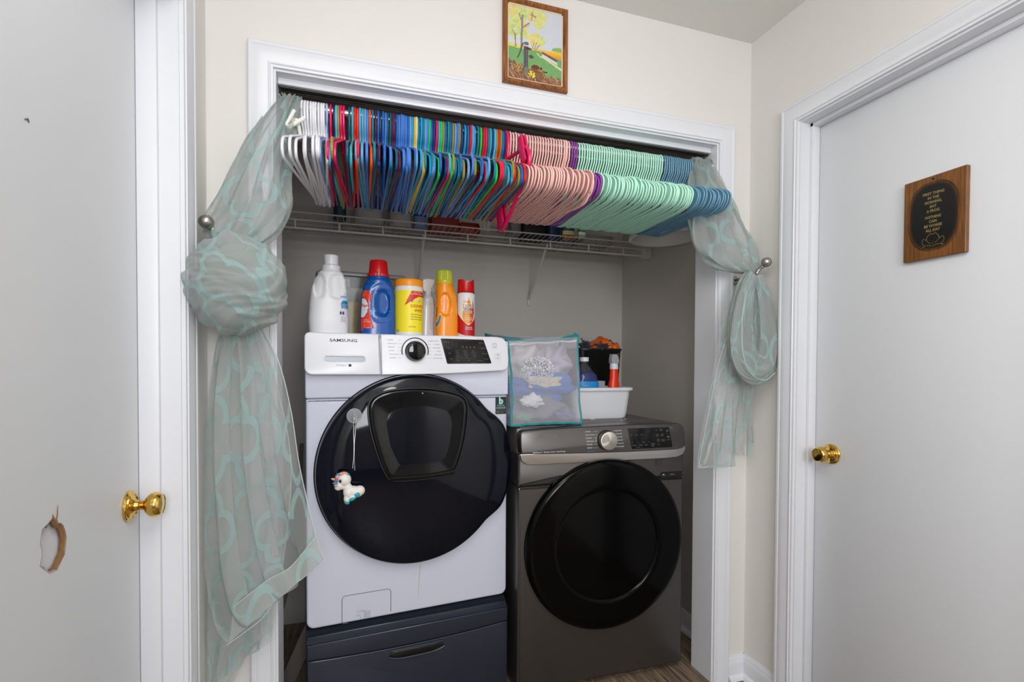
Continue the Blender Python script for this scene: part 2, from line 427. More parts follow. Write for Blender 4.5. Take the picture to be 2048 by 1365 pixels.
# closet jamb, head fascia and bifold track
mb = MB(); mb.box(OL-JT, OL, -0.0005, WT+0.001, 0, OT+JT); mb.box(OR, OR+JT, -0.0005, WT+0.001, 0, OT+JT); mb.box(OL, OR, -0.0005, WT+0.001, OT, OT+JT)
struct('trim_4', mb, 'trim', 'white jamb boards lining the closet opening')
mb = MB(); mb.box(OL+0.001, OR-0.001, 0.030, 0.042, 2.009, OT, bev=0.001); struct('trim_5', mb, 'trim', 'narrow white strip under the closet head')
t = MB(); t.box(OL+0.004, OR-0.004, 0.0435, 0.045, 2.004, OT); t.box(OL+0.004, OR-0.004, 0.066, 0.068, 2.004, OT); t.box(OL+0.004, OR-0.004, 0.0435, 0.068, 2.022, OT-0.0005)
t.box(OL+0.004, OR-0.004, 0.0435, 0.050, 2.004, 2.006); t.box(OL+0.004, OR-0.004, 0.061, 0.068, 2.004, 2.006)
tr_ = thing('door_track', 'metal door track under the closet head above the hangers', 'track')
obj('channel', t, mat('track_metal', (0.42, 0.40, 0.38), 0.4, 0.6), tr_)
for xx in (0.42, 0.98):
    s = MB(); s.lathe([(0.0, 0), (0.004, 0), (0.005, 0.002), (0.003, 0.004), (0, 0.0045)], 12, T=trans(xx, 0.055, 2.0178)); obj('screw', s, 'chrome', tr_)
# side door jambs, stops, doors
def side_door(n, X, s, label, holes=None):
    XF = X+s*(0.072 if s > 0 else 0.081)       # face of the door slab
    def bx(mb, a, b, y0, y1, z0, z1, bev=0.0): mb.box(min(a, b), max(a, b), y0, y1, z0, z1, bev=bev)
    mb = MB(); O = s*0.12
    bx(mb, X-s*0.0005, X+O, DJ, DJ+JT, 0, DT+JT); bx(mb, X-s*0.0005, X+O, DN-JT, DN, 0, DT+JT); bx(mb, X-s*0.0005, X+O, DN, DJ, DT, DT+JT)
    a, b = (X+s*0.040, XF-s*0.001)
    bx(mb, a, b, DJ-0.012, DJ, 0, DT, 0.0015); bx(mb, a, b, DN, DN+0.012, 0, DT, 0.0015); bx(mb, a, b, DN, DJ, DT-0.012, DT, 0.0015)
    struct('trim_%d' % (6 if s > 0 else 7), mb, 'trim', 'white door jamb and stop of the %s door' % ('right' if s > 0 else 'left'))
    d = bpy.data.objects.new('door_%d' % n, None); COL.objects.link(d); d['kind'] = 'structure'; d['label'] = label
    outer = [(DN+0.003, 0.008), (DJ-0.003, 0.008), (DJ-0.003, DT-0.003), (DN+0.003, DT-0.003)]
    def tomap(vs): return [(XF+s*q[2], q[0], q[1]) for q in vs]
    if holes:
        vs, fs = hole_plate(outer, holes, 0.0, 0.004); mb = MB(); mb.add(tomap([(v[0], v[1], 0.004-v[2]) for v in vs]), fs)
        bx(mb, XF+s*0.009, XF+s*0.013, DN+0.003, DJ-0.003, 0.008, DT-0.003)
        bx(mb, XF+s*0.004, XF+s*0.03, DJ-0.03, DJ-0.003, 0.008, DT-0.003); bx(mb, XF+s*0.004, XF+s*0.03, DN+0.003, DN+0.03, 0.008, DT-0.003)
        bx(mb, XF+s*0.004, XF+s*0.03, DN+0.003, DJ-0.003, DT-0.03, DT-0.003)
    else:
        mb = MB(); bx(mb, XF, XF+s*0.035, DN+0.003, DJ-0.003, 0.008, DT-0.003, 0.001)
    obj('door_slab', mb, 'door', d)
    # knob: rosette + neck + ball, axis towards the hall
    yk, zk = ((-0.3004, 0.911) if s > 0 else (-0.294, 0.894))
    T = trans(XF, yk, zk) @ Matrix.Rotation(-s*PI/2, 4, 'Y')
    r = MB(); r.lathe([(0.0305, 0), (0.033, 0.001), (0.033, 0.004), (0.0315, 0.006), (0.029, 0.0065), (0.028, 0.009), (0.025, 0.010), (0.0235, 0.0085), (0.018, 0.010), (0.013, 0.014), (0.0115, 0.020), (0.0, 0.020)], 40, T=T)
    obj('rosette', r, 'brass', d)
    kb = MB(); kb.lathe([(0.0095, 0.015), (0.0095, 0.027), (0.012, 0.031), (0.019, 0.035), (0.0245, 0.041), (0.0265, 0.048), (0.0262, 0.054), (0.0235, 0.060), (0.021, 0.0625), (0.0195, 0.0615), (0.012, 0.0625), (0.0, 0.063)], 40, T=T)
    obj('knob', kb, 'brass', d)
    return d, XF
hole = [(-0.5802, 0.9563), (-0.5835, 0.9479), (-0.6095, 0.9416), (-0.6135, 0.9209), (-0.6082, 0.908), (-0.6159, 0.8873), (-0.5922, 0.8687), (-0.5708, 0.8655), (-0.5483, 0.8808), (-0.5431, 0.9083), (-0.552, 0.930), (-0.571, 0.9429)]
HL = []
rr = random.Random(3)
for i in range(len(hole)):
    a, b = hole[i], hole[(i+1) % len(hole)]
    for q in range(3): HL.append((a[0]+(b[0]-a[0])*q/3+rr.uniform(-.0014, .0014), a[1]+(b[1]-a[1])*q/3+rr.uniform(-.0014, .0014)))
dr, XFR = side_door(1, XR, 1, 'plain white door on the right with an oak plaque')
dl, XFL = side_door(2, XL, -1, 'plain white door on the left with a broken hole', [HL])
# torn cardboard lip of the hole
mb = MB(); n = len(HL); cx = sum(p[0] for p in HL)/n; cz = sum(p[1] for p in HL)/n; vs = []
for i, (y, z) in enumerate(HL):
    d = Vector((y-cx, z-cz)).normalized()
    wd = 0.0065 if (y > -0.575 or z > 0.945) else 0.004
    if z < 0.875 and y < -0.585: wd = 0.003
    wd *= rr.uniform(0.7, 1.15)
    vs += [(XFL+0.0006, y+d.x*0.0015, z+d.y*0.0015), (XFL-0.003, y-d.x*wd, z-d.y*wd), (XFL-0.007, y-d.x*wd*0.6, z-d.y*wd*0.6)]
fs = []
for i in range(n):
    j = (i+1) % n
    fs += [(i*3, j*3, j*3+1, i*3+1), (i*3+1, j*3+1, j*3+2, i*3+2)]
mb.add(vs, fs)
mb.tube([(XFL+0.0004, -0.571, 0.943), (XFL+0.0008, -0.568, 0.955), (XFL+0.0005, -0.566, 0.968)], [0.0012, 0.0009, 0.0003], 5)
obj('torn_edge', mb, mat('torn_cardboard', (0.55, 0.40, 0.26), 0.9, var=0.3, scale=60), dl, 'brown torn fibreboard edge')
# a nick in the left door's paint
mb = MB(); mb.tube([(XFL+0.0003, -0.640, 1.556), (XFL+0.001, -0.634, 1.560), (XFL+0.0003, -0.630, 1.556)], 0.0012, 5); obj('paint_chip', mb, 'greyseam', dl)
# baseboards
BP = [(0, 0), (0.012, 0), (0.012, 0.055), (0.0105, 0.066), (0.008, 0.072), (0.008, 0.076), (0.005, 0.084), (0.004, 0.089), (0, 0.089)]
def base(name, a, b, nx, ny, label):
    mb = MB(); vs = []
    for P in (a, b):
        for (h, z) in BP: vs.append((P[0]+nx*h, P[1]+ny*h, z))
    n = len(BP); fs = [(i, (i+1) % n, n+(i+1) % n, n+i) for i in range(n)]+[tuple(range(n)), tuple(range(n, 2*n))[::-1]]
    mb.add(vs, fs)
    q = [(0.012, 0.0), (0.026, 0.0), (0.022, 0.010), (0.012, 0.018)]; vs = []
    for P in (a, b):
        for (h, z) in q: vs.append((P[0]+nx*h, P[1]+ny*h, z))
    mb.add(vs, [(i, (i+1) % 4, 4+(i+1) % 4, 4+i) for i in range(4)]+[(0, 1, 2, 3), (7, 6, 5, 4)])
    return struct(name, mb, 'trim', label, ang=20)
base('baseboard_back', (OR+0.072, 0), (XR, 0), 0, -1, 'short white baseboard right of the closet')
base('baseboard_right', (XR, 0), (XR, DJ+0.070), -1, 0, 'white baseboard between the corner and right door')
base('baseboard_left', (XL, 0), (XL, DJ+0.070), 1, 0, 'white baseboard left of the closet')
base('baseboard_corner', (XL, 0), (OL-0.072, 0), 0, -1, 'short white baseboard in the left corner')
base('baseboard_closet', (XR, WT), (XR, YB), -1, 0, 'baseboard inside the closet on the right')
# ------------------------------------------------------------------ washing machine (local: x along front, y into closet)
def shifted(mb, dz):
    mb.v = [(a, b, c+dz) for a, b, c in mb.v]; return mb
WZ = 0.345
WA = math.atan2(.0619, .6836)
wash = thing('washing_machine', 'white front-loading washing machine with a round dark door, raised on a navy pedestal', 'washing machine', (-.1367, .1284, WZ), WA)
def wo(name, mb, mats, parent=wash, label=None, **k): return obj(name, shifted(mb, -WZ) if isinstance(mb, MB) else mb, mats, parent, label, **k)
mb = MB()
mb.slab(rrect(0.002, 0.684, 0.360, 1.0925, (0.024, 0.004, 0.004, 0.024), 6), 0.0, 0.70, 0.008)
mb.slab(rrect(0.0, 0.686, 1.0945, 1.29, 0.006, 4), -0.006, 0.70, 0.006)
mb.box(0.01, 0.676, 0.012, 0.69, 1.08, 1.10)
mb.box(0.002, 0.684, 0.02, 0.70, 1.285, 1.300, bev=0.006)
wo('cabinet', mb, 'white')
# feet
for (fx, fy) in ((0.06, 0.06), (0.62, 0.06), (0.06, 0.64), (0.62, 0.64)):
    f = MB(); f.lathe([(0.02, WZ), (0.022, WZ+0.004), (0.014, WZ+0.02)], 16, T=trans(fx, fy, 0)); wo('foot', f, 'black')
# console with tilted face
def cf(x, z): return -0.034+max(0.0, (z-1.17))*0.18
left = rrect(-0.002, 0.2275, 1.169, 1.303, (0.004, 0.002, 0.016, 0.022), 5)
mb = MB(); mb.slab(left, cf, 0.02, 0.005); 
wo('detergent_drawer', mb, 'whiteplast')
rt = [(0.2295, 1.168), (0.45, 1.172), (0.655, 1.183), (0.668, 1.187), (0.676, 1.198), (0.680, 1.222), (0.680, 1.268), (0.675, 1.288), (0.662, 1.301), (0.64, 1.305), (0.2295, 1.303)]
mb = MB(); mb.slab(rt, cf, 0.02, 0.005); pan = wo('control_panel', mb, 'whiteplast')
# handle recess in the drawer: rim + flat patch with the recess shade in its colour
cx, cz = 0.117, 1.219
h = MB()
def rec(u, v):
    a = 2*PI*u; e = 4.0
    ca, sa = math.cos(a), math.sin(a)
    px = math.copysign(abs(ca)**(2/e), ca)*0.063; pz = math.copysign(abs(sa)**(2/e), sa)*0.0125
    k = 1-v*0.9; return (cx+px*k, cf(0, cz)-0.0012+(0.0 if v < .05 else -0.0005), cz+pz*k)
h.grid(rec, 48, 6, flip=True); wo('grip_recess', h, mat('grip_shadow', (0.72, 0.75, 0.79), 0.3))
h = MB(); pts = []
for i in range(48):
    a = 2*PI*i/48; ca, sa = math.cos(a), math.sin(a)
    pts.append((cx+math.copysign(abs(ca)**.5, ca)*0.063, cf(0, cz)-0.001, cz+math.copysign(abs(sa)**.5, sa)*0.0125))
h.tube(pts, 0.0016, 6, True); h.box(cx-0.058, cx+0.058, cf(0, cz)-0.006, cf(0, cz)-0.001, cz+0.0085, cz+0.012, bev=0.0015)
wo('grip', h, 'whiteplast')
# lettering
cs = lambda ox, oz: (lambda x, y: (ox+x, cf(0, oz+y)-0.0007, oz+y))
t = TX(); t.t('SAMSUNG', 0.0095, cs(0.1135, 1.2785), 0, wid=0.083, bold=0.012)
wo('brand_lettering', t.mb, ['inkblack'], smooth=False); t = TX()
t.t('VRTplus', 0.0055, cs(0.105, 1.199), 1, wid=0.03); t.t('\u2122', 0.003, cs(0.122, 1.2015), 1)
wo('badge_lettering', t.mb, ['inkblack', 'inkgrey'], smooth=False)
lg = MB(); lg.lathe([(0.0, 0), (0.0048, 0), (0.0048, 0.0004), (0, 0.0004)], 16, T=trans(0.1315, cf(0, 1.199)-0.0003, 1.199) @ Matrix.Rotation(PI/2, 4, 'X')); wo('drum_logo', lg, 'inkblack')
t = TX()
Ls = ['NORMAL', 'HEAVY DUTY', 'BEDDING', 'WHITES', 'STAIN AWAY', 'SANITIZE']; Rs = ['QUICK WASH', 'TOWELS', 'PERM PRESS', 'WOOL', 'DELICATES', 'ACTIVE WEAR']
for i in range(6):
    z = 1.284-0.0118*i
    t.t(Ls[i], 0.0036, cs(0.250+0.0012*i, z), 0, 'LEFT'); t.t(Rs[i], 0.0036, cs(0.424+0.002*i, z), 0, 'RIGHT')
    t.bar(0.285, 0.300+0.006*abs(i-2.5)/2.5*(-1), -0.0003, 0.0003, cs(0, z), 0); t.bar(0.384, 0.396, -0.0003, 0.0003, cs(0, z), 0)
wo('cycle_names', t.mb, ['inkgrey'], smooth=False); t = TX()
t.t('Front Loader', 0.0028, cs(0.575, 1.2965), 0)
for (bx, bz, s1) in ((0.628, 1.272, 0.017), (0.638, 1.235, 0.020)):
    for (a, b, c, d) in ((-s1/2, s1/2, -s1/2, -s1/2+.0004), (-s1/2, s1/2, s1/2-.0004, s1/2), (-s1/2, -s1/2+.0004, -s1/2, s1/2), (s1/2-.0004, s1/2, -s1/2, s1/2)): t.bar(a, b, c, d, cs(bx, bz))
t.t('Power', 0.003, cs(0.628, 1.266)); t.t('\u25ef', 0.007, cs(0.628, 1.274)); t.t('>II', 0.006, cs(0.638, 1.239), bold=0.01); t.t('Start', 0.0028, cs(0.638, 1.231)); t.t('Pause', 0.0028, cs(0.638, 1.227)); t.t('WiFi', 0.0022, cs(0.642, 1.217))
wo('button_print', t.mb, ['inkgrey'], smooth=False)
# dial
T = trans(0.341, cf(0, 1.248)-0.0005, 1.248) @ Matrix.Rotation(PI/2, 4, 'X')
d = MB(); d.lathe([(0.0455, -0.001), (0.046, 0.0015), (0.044, 0.002), (0.0425, 0.001)], 48, T=T, cap1=False); dial = wo('dial', d, 'black')
d = MB(); d.lathe([(0.0425, 0.001), (0.040, 0.0018), (0.030, 0.0016)], 48, T=T); wo('dial_ring', d, 'whiteplast', dial)
d = MB(); d.lathe([(0.0345, 0.0), (0.0345, 0.010), (0.0325, 0.013), (0.0315, 0.020), (0.0300, 0.0245), (0.0275, 0.026), (0.0255, 0.0245)], 48, T=T, cap1=False); wo('dial_bezel', d, 'darkchrome', dial)
d = MB(); d.lathe([(0.0256, 0.0245), (0.023, 0.0252), (0.0, 0.0256)], 48, T=T); wo('dial_cap', d, 'hatchglass', dial)
# display
dp = [(0.431, 1.2915), (0.449, 1.2085), (0.452, 1.2065), (0.609, 1.2085), (0.6115, 1.2115), (0.5875, 1.2905), (0.585, 1.2925), (0.433, 1.2935)][::-1]
mb = MB(); mb.slab(dp, lambda x, z: cf(x, z)-0.0016, -0.005, 0.0006, back=False)
disp = wo('display', mb, 'blackgloss')
cs2 = lambda ox, oz: (lambda x, y: (ox+x, cf(0, oz+y)-0.0021, oz+y))
t = TX(); rr = random.Random(5)
for i, (a, b) in enumerate((('Soil Level', 'Self Clean'), ('Temp', 'Delay End'), ('Spin', 'Child Lock'), ('Smart', 'Favorites'))):
    z = 1.281-0.019*i
    t.t('-', 0.003, cs2(0.449+0.004*i, z+0.005)); t.t(a, 0.0034, cs2(0.452+0.004*i, z)); t.t('-', 0.003, cs2(0.577+0.005*i, z+0.005)); t.t(b, 0.0034, cs2(0.577+0.005*i, z))
for r in range(3):
    for c in range(2): t.t(['o', '+', '*'][r], 0.004, cs2(0.472+0.012*c+r*.001, 1.281-0.006*r))
for c in range(4): t.t('8', 0.0065, cs2(0.508+0.014*c, 1.265))
for r in range(4):
    for c in range(3):
        t.t(['Heavy', 'Normal', 'Light', 'Extra Low'][(r+c) % 4], 0.003, cs2(0.485+0.030*c+0.002*r, 1.252-0.0065*r))
for c, q in enumerate(('Temp', '|', 'Spin', '|', 'Soil Level')): t.t(q, 0.0034, cs2(0.488+0.020*c, 1.219))
t.t('Smart Care', 0.003, cs2(0.545, 1.2105))
for (a, b, c2, d2) in ((0.470, 0.548, 1.2885, 1.2889), (0.480, 0.553, 1.2255, 1.2259)): t.bar(a, b, 0, d2-c2, cs2(0, c2))
wo('display_lettering', t.mb, ['inkdim'], disp, smooth=False)
# door
DC = (0.345, 0.852)
def dr_(th):
    a = math.degrees(th)
    while a > 180: a -= 360
    e = abs(a-(-1))
    s = min(1, max(0, (40-e)/17)); s = s*s*(3-2*s)
    return 0.316+0.0265*s
def ring(prof, n=120):
    vs = []; fs = []
    for (k, off, y) in prof:
        for j in range(n):
            th = 2*PI*j/n; r = dr_(th)*k+off; vs.append((DC[0]+r*math.cos(th), y, DC[1]+r*math.sin(th)))
    for i in range(len(prof)-1):
        for j in range(n): fs.append((i*n+j, i*n+(j+1) % n, (i+1)*n+(j+1) % n, (i+1)*n+j))
    fs.append(tuple((len(prof)-1)*n+j for j in range(n))); return vs, fs
door = MB(); vs, fs = ring([(1, 0.006, 0.002), (1, 0.006, -0.006), (1, 0.002, -0.010)]); door.add(vs, fs[:-1]); 
doo = wo('door', door, 'black')
g = MB()
vs, fs = ring([(1, 0, -0.006), (1, 0, -0.030), (1, -0.004, -0.0365), (1, -0.012, -0.041), (0.8, 0.0, -0.052), (0.6, 0, -0.058), (0.4, 0, -0.061), (0.2, 0, -0.062), (0.02, 0, -0.0625)])
g.add(vs, fs); wo('door_glass', g, 'doorglass', doo, 'dark blue glossy dome', ang=60)
# add-wash hatch
hp = [(0.246, 0.838), (0.262, 0.829), (0.30, 0.827), (0.38, 0.828), (0.43, 0.831), (0.458, 0.840), (0.474, 0.862), (0.490, 0.91), (0.503, 0.965), (0.511, 1.02), (0.513, 1.06), (0.505, 1.085), (0.485, 1.100), (0.44, 1.112), (0.39, 1.120), (0.345, 1.123), (0.29, 1.121), (0.24, 1.114), (0.208, 1.102), (0.190, 1.083), (0.186, 1.055), (0.192, 1.00), (0.207, 0.94), (0.224, 0.885)]
def dome(x, z):
    r = math.hypot(x-DC[0], z-DC[1])/0.316
    return -0.0625+0.0125*r*r
def hy(o): return lambda x, z: dome(x, z)-o
rim = MB(); n = len(hp)
def smooth_poly(p, it=2):
    for _ in range(it):
        q = []
        for i in range(len(p)):
            a, b = p[i], p[(i+1) % len(p)]; q += [(a[0]*.75+b[0]*.25, a[1]*.75+b[1]*.25), (a[0]*.25+b[0]*.75, a[1]*.25+b[1]*.75)]
        p = q
    return p
hs = smooth_poly(hp)
rim.tube([(x, dome(x, z)-0.001, z) for x, z in inset(hs, -0.003)], 0.0032, 6, True); wo('hatch_rim', rim, 'black', doo)
pl = MB(); rings = [(0.0, 0.001), (0.002, 0.0035), (0.005, 0.0050), (0.009, 0.0052), (0.014, 0.0045), (0.019, 0.0040)]
vs = []; fs = []; n = len(hs)
for (ins, o) in rings:
    for (x, z) in inset(hs, ins): vs.append((x, dome(x, z)-o, z))
cen = (0.35, 0.975)
base_ring = inset(hs, 0.019)
for k in (0.92, 0.84, 0.76, 0.66, 0.56, 0.45, 0.34, 0.22, 0.10, 0.02):
    for (x, z) in base_ring:
        xx = cen[0]+(x-cen[0])*k; zz = cen[1]+(z-cen[1])*k; vs.append((xx, dome(xx, zz)-0.0040+0.010*(1-k*k), zz))
R_ = len(rings)+10
for i in range(R_-1):
    for j in range(n): fs.append((i*n+(j+1) % n, i*n+j, (i+1)*n+j, (i+1)*n+(j+1) % n))
fs.append(tuple((R_-1)*n+j for j in range(n))); pl.add(vs, fs)
wo('hatch_window', pl, 'hatchglass', doo, 'small glossy add-laundry hatch', ang=60)
# thick grip under hatch
hg = MB(); hg.tube([(0.252+0.21*i/14, dome(0.35, 0.85)-0.007, 0.836+0.006*math.sin(PI*i/14)*-1+0.008*(i/14)) for i in range(15)], 0.0075, 10); wo('hatch_grip', hg, 'blackgloss', doo)
b_ = MB(); b_.lathe([(0.0055, 0), (0.0055, 0.002), (0.003, 0.0045), (0, 0.005)], 20, T=trans(0.357, dome(.357, 1.108)-0.0085, 1.108) @ Matrix.Rotation(PI/2, 4, 'X')); wo('hatch_button', b_, 'darkchrome', doo)
# energy sticker
st = MB(); st.box(0.638, 0.680, -0.0013, -0.0005, 1.025, 1.088); stk = wo('energy_sticker', st, 'stickerdark')
t = TX(); c3 = lambda ox, oz: flat((ox, -0.0016, oz), (1, 0, 0), (0, 0, 1))
t.t('b', 0.024, c3(0.659, 1.0725), 0, bold=0.045); t.t('DIGITAL', 0.0050, c3(0.659, 1.0565), 0, wid=0.029); t.t('INVERTER', 0.0050, c3(0.659, 1.0485), 0, wid=0.036); t.bar(-0.018, 0.018, 0, 0.0006, c3(0.659, 1.0435), 0)
t.t('10', 0.0085, c3(0.646, 1.033), 1, bold=0.03); t.t('YEAR MOTOR', 0.0035, c3(0.6655, 1.0355), 1, wid=0.022); t.t('WARRANTY', 0.0035, c3(0.6655, 1.0305), 1, wid=0.022)
wo('sticker_print', t.mb, ['inkaqua', 'inkgold'], stk, smooth=False)
# filter door with caution print, and a dried drip
fp = rrect(0.108, 0.264, 0.352, 0.450, (0.006, 0.010, 0.010, 0.010), 4)
mb = MB(); mb.tube([(x, -0.0002, z) for x, z in [(0.108, 0.362), (0.108, 0.44), (0.112, 0.4475), (0.118, 0.4505), (0.254, 0.4505), (0.260, 0.448), (0.264, 0.441), (0.264, 0.372)]], 0.0011, 5); mb.tube([(0.108, -0.0002, 0.368), (0.111, -0.0002, 0.362), (0.125, -0.0002, 0.3605)], 0.0011, 5)
fl = wo('filter_cover', mb, 'greyseam')
t = TX(); t.t('Caution', 0.0042, c3(0.172, 0.3925), 0); t.t('\u26a0', 0.005, c3(0.157, 0.3925), 0)
for i in range(9): t.t(['To prevent clogging,', 'clean the drain filter', 'regularly. Water may', 'be hot, wait until it', 'cools before opening.', 'Place a towel under', 'the hose first and', 'drain any remaining', 'water with the hose.'][i], 0.0019, c3(0.176, 0.3885-0.0026*i), 0, 'LEFT')
for i in range(6):
    for j in range(6):
        if rr.random() < .0: pass
t.t('o-C', 0.006, c3(0.159, 0.380), 0); t.t('J', 0.007, c3(0.165, 0.372), 0)
wo('caution_print', t.mb, ['inkgrey'], fl, smooth=False)
# door stain / drip mark below the door
mb = MB(); P = [(0.365, 0.525), (0.362, 0.49), (0.359, 0.46), (0.358, 0.43), (0.356, 0.40)]
mb.tube([(x, -0.0002, z) for x, z in P], [0.0007, 0.0009, 0.0008, 0.0006, 0.0003], 4); wo('drip_mark', mb, mat('drip', (0.72, 0.71, 0.69), 0.4))

# ------------------------------------------------------------------ pedestal
ped = thing('laundry_pedestal', 'dark navy blue drawer pedestal under the white washing machine', 'pedestal', (-.1367, .1284, 0), WA)
mb = MB(); mb.box(0.002, 0.684, 0.0, 0.70, 0.018, 0.336, bev=0.006)
mb.add([(0.002, -0.008, 0.3160), (0.684, -0.008, 0.3160), (0.684, 0.03, 0.3445), (0.002, 0.03, 0.3445), (0.684, 0.70, 0.3445), (0.002, 0.70, 0.3445), (0.002, 0.70, 0.32), (0.684, 0.70, 0.32)], [(0, 1, 2, 3), (3, 2, 4, 5), (0, 3, 5, 6), (1, 7, 4, 2)])
for (fx, fy) in ((0.05, 0.06), (0.63, 0.06), (0.05, 0.64), (0.63, 0.64)): mb.lathe([(0.022, 0), (0.022, 0.012), (0.012, 0.02)], 14, T=trans(fx, fy, 0))
obj('frame', mb, 'navy', ped)
top = [(0.006+0.672*i/24, 0.2705-0.0*i) for i in range(25)]
dp_ = [(0.006, 0.03), (0.680, 0.03)]
def seamz(x):
    return 0.268+0.004*0 + 0.012*((x-0.34)/0.34)**2
poly = [(0.004, 0.030), (0.682, 0.030)]+[(0.682-0.678*i/30, seamz(0.682-0.678*i/30)-0.0135) for i in range(31)]
mb = MB(); mb.slab(poly, -0.0155, 0.02, 0.003); drw = obj('drawer', mb, 'navy', ped)
# lip between frame and drawer (fixed top rail reaching the curved seam)
poly = [(0.002+0.682*i/30, seamz(0.002+0.682*i/30)-0.0115) for i in range(31)]+[(0.684, 0.3165), (0.002, 0.3165)]
mb = MB(); mb.slab(poly, -0.016, 0.03, 0.005, seg=4); obj('top_rail', mb, 'navy', ped)
hb = MB()
def hnd(u, v):
    x = 0.254+0.19*u; a = v*PI
    e = min(1, min(u, 1-u)*9)
    return (x, -0.0165-0.004*math.sin(a)*e, 0.232-0.0135*math.cos(a)*e+0.004*(u-.5)**2)
hb.grid(hnd, 30, 8); obj('handle', hb, 'black', drw, 'recessed grip')
hb = MB(); hb.tube([(0.254+0.19*i/20, -0.019, 0.2155+0.012*((i-10)/10)**4) for i in range(21)], 0.0040, 8); hb.tube([(0.262+0.175*i/20, -0.018, 0.2470) for i in range(21)], 0.003, 8); obj('handle_lip', hb, 'navy', drw)

# ------------------------------------------------------------------ dryer
DA = math.radians(-1.2)
dryer = thing('tumble_dryer', 'dark stainless front-loading dryer standing on the floor at the right', 'dryer', (.567, .128, 0), DA)
mb = MB()
mb.slab(rrect(0.0, 0.686, 0.022, 0.766, (0.012, 0.003, 0.003, 0.006), 5), 0.0, 0.76, 0.010)
mb.slab(rrect(0.0, 0.686, 0.768, 0.885, 0.003, 3), 0.0, 0.76, 0.008)
mb.box(0.01, 0.676, 0.02, 0.75, 0.75, 0.89)
for (fx, fy) in ((0.05, 0.06), (0.63, 0.06), (0.05, 0.70), (0.63, 0.70)): mb.lathe([(0.02, 0), (0.02, 0.012), (0.012, 0.024)], 14, T=trans(fx, fy, 0))
obj('cabinet', mb, 'steel', dryer)
mb = MB(); mb.box(0.004, 0.682, 0.03, 0.76, 0.88, 0.974, bev=0.004); mb.box(0.02, 0.666, 0.05, 0.75, 0.970, 0.9775, bev=0.003); obj('top_panel', mb, 'steeltop', dryer)
# console
def df_(x, z): return -0.020+max(0, z-0.885)*0.12
cp = [(0.006, 0.8895), (0.012, 0.8865), (0.35, 0.8775), (0.62, 0.8770), (0.660, 0.880), (0.6795, 0.8885), (0.683, 0.899), (0.681, 0.955), (0.670, 0.973), (0.652, 0.9805), (0.35, 0.979), (0.025, 0.971), (0.010, 0.966), (0.004, 0.955)]
mb = MB(); mb.slab(smooth_poly(cp, 1), df_, 0.06, 0.005); obj('control_panel', mb, 'steel', dryer)
# silver band below the console
bp = [(0.003, 0.8875), (0.010, 0.862), (0.030, 0.848), (0.06, 0.845), (0.35, 0.8435), (0.60, 0.8445), (0.650, 0.847), (0.676, 0.857), (0.684, 0.876), (0.684, 0.894), (0.6, 0.889), (0.35, 0.888)]
mb = MB(); mb.slab(bp, lambda x, z: -0.014+(0.89-z)*0.10, 0.02, 0.003); obj('trim_band', mb, 'steeltrim', dryer)
ds = lambda ox, oz, o=0.0008: (lambda x, y: (ox+x, df_(0, oz+y)-o, oz+y))
t = TX(); t.t('SAMSUNG', 0.0095, ds(0.101, 0.9475), 0, wid=0.079, bold=0.006); t.t('MultiSteam\u2122  Moisture Sensor  SmartThings', 0.0048, ds(0.111, 0.8915), 1, wid=0.124, bold=0.006)
Ld = ['NORMAL', 'HEAVY DUTY', 'BEDDING', 'PERM PRESS', 'SANITIZE', 'REFRESH']; Rd = ['DELICATES', 'ACTIVEWEAR', 'QUICK DRY', 'TIME DRY', 'AIR FLUFF', 'DOWNLOADED']
for i in range(6):
    z = 0.9585-0.0118*i
    t.t(Ld[i], 0.0040, ds(0.254+0.0012*i, z), 1, 'LEFT', bold=0.008); t.t(Rd[i], 0.0040, ds(0.404+0.0015*i, z), 1, 'RIGHT', bold=0.008)
    t.bar(0.287, 0.304-0.003*(i in (2, 3)), -0.0003, 0.0003, ds(0, z), 1); t.bar(0.366, 0.376, -0.0003, 0.0003, ds(0, z), 1)
t.t('\u2302 Steam Cycles', 0.0045, ds(0.258, 0.887), 2, 'LEFT', wid=0.034); t.t('Power', 0.003, ds(0.620, 0.9635), 1)
obj('lettering', t.mb, ['inkdim', 'inkwhite', 'inkblue'], dryer, smooth=False)
T = trans(0.339, df_(0, 0.925)-0.0005, 0.9255) @ Matrix.Rotation(PI/2, 4, 'X')
d = MB(); d.lathe([(0.037, -0.001), (0.0375, 0.002), (0.0365, 0.006), (0.034, 0.007)], 48, T=T); dk = obj('dial', d, 'black', dryer)
d = MB(); d.lathe([(0.0345, 0.002), (0.0345, 0.022), (0.0335, 0.0245), (0.031, 0.0255), (0.0, 0.0257)], 64, T=T)
def spun(name):
    m, nt, b = new(name); b.inputs['Metallic'].default_value = 1; b.inputs['Roughness'].default_value = 0.3; b.inputs['Base Color'].default_value = (*lin((0.80, 0.78, 0.75)), 1)
    b.inputs['Anisotropic'].default_value = 0.85
    tg = nt.nodes.new('ShaderNodeTangent'); tg.direction_type = 'RADIAL'; tg.axis = 'Y'; nt.links.new(tg.outputs[0], b.inputs['Tangent']); return m
obj('dial_cap', d, spun('spun_metal'), dk)
dp2 = [(0.430, 0.963), (0.444, 0.8905), (0.447, 0.888), (0.617, 0.8885), (0.620, 0.892), (0.609, 0.962), (0.606, 0.9645), (0.433, 0.9655)][::-1]
mb = MB(); mb.slab(dp2, lambda x, z: df_(x, z)-0.0014, 0.0, 0.0005, back=False); dd = obj('display', mb, 'blackgloss', dryer)
t = TX(); d4 = lambda ox, oz: ds(ox, oz, 0.0019)
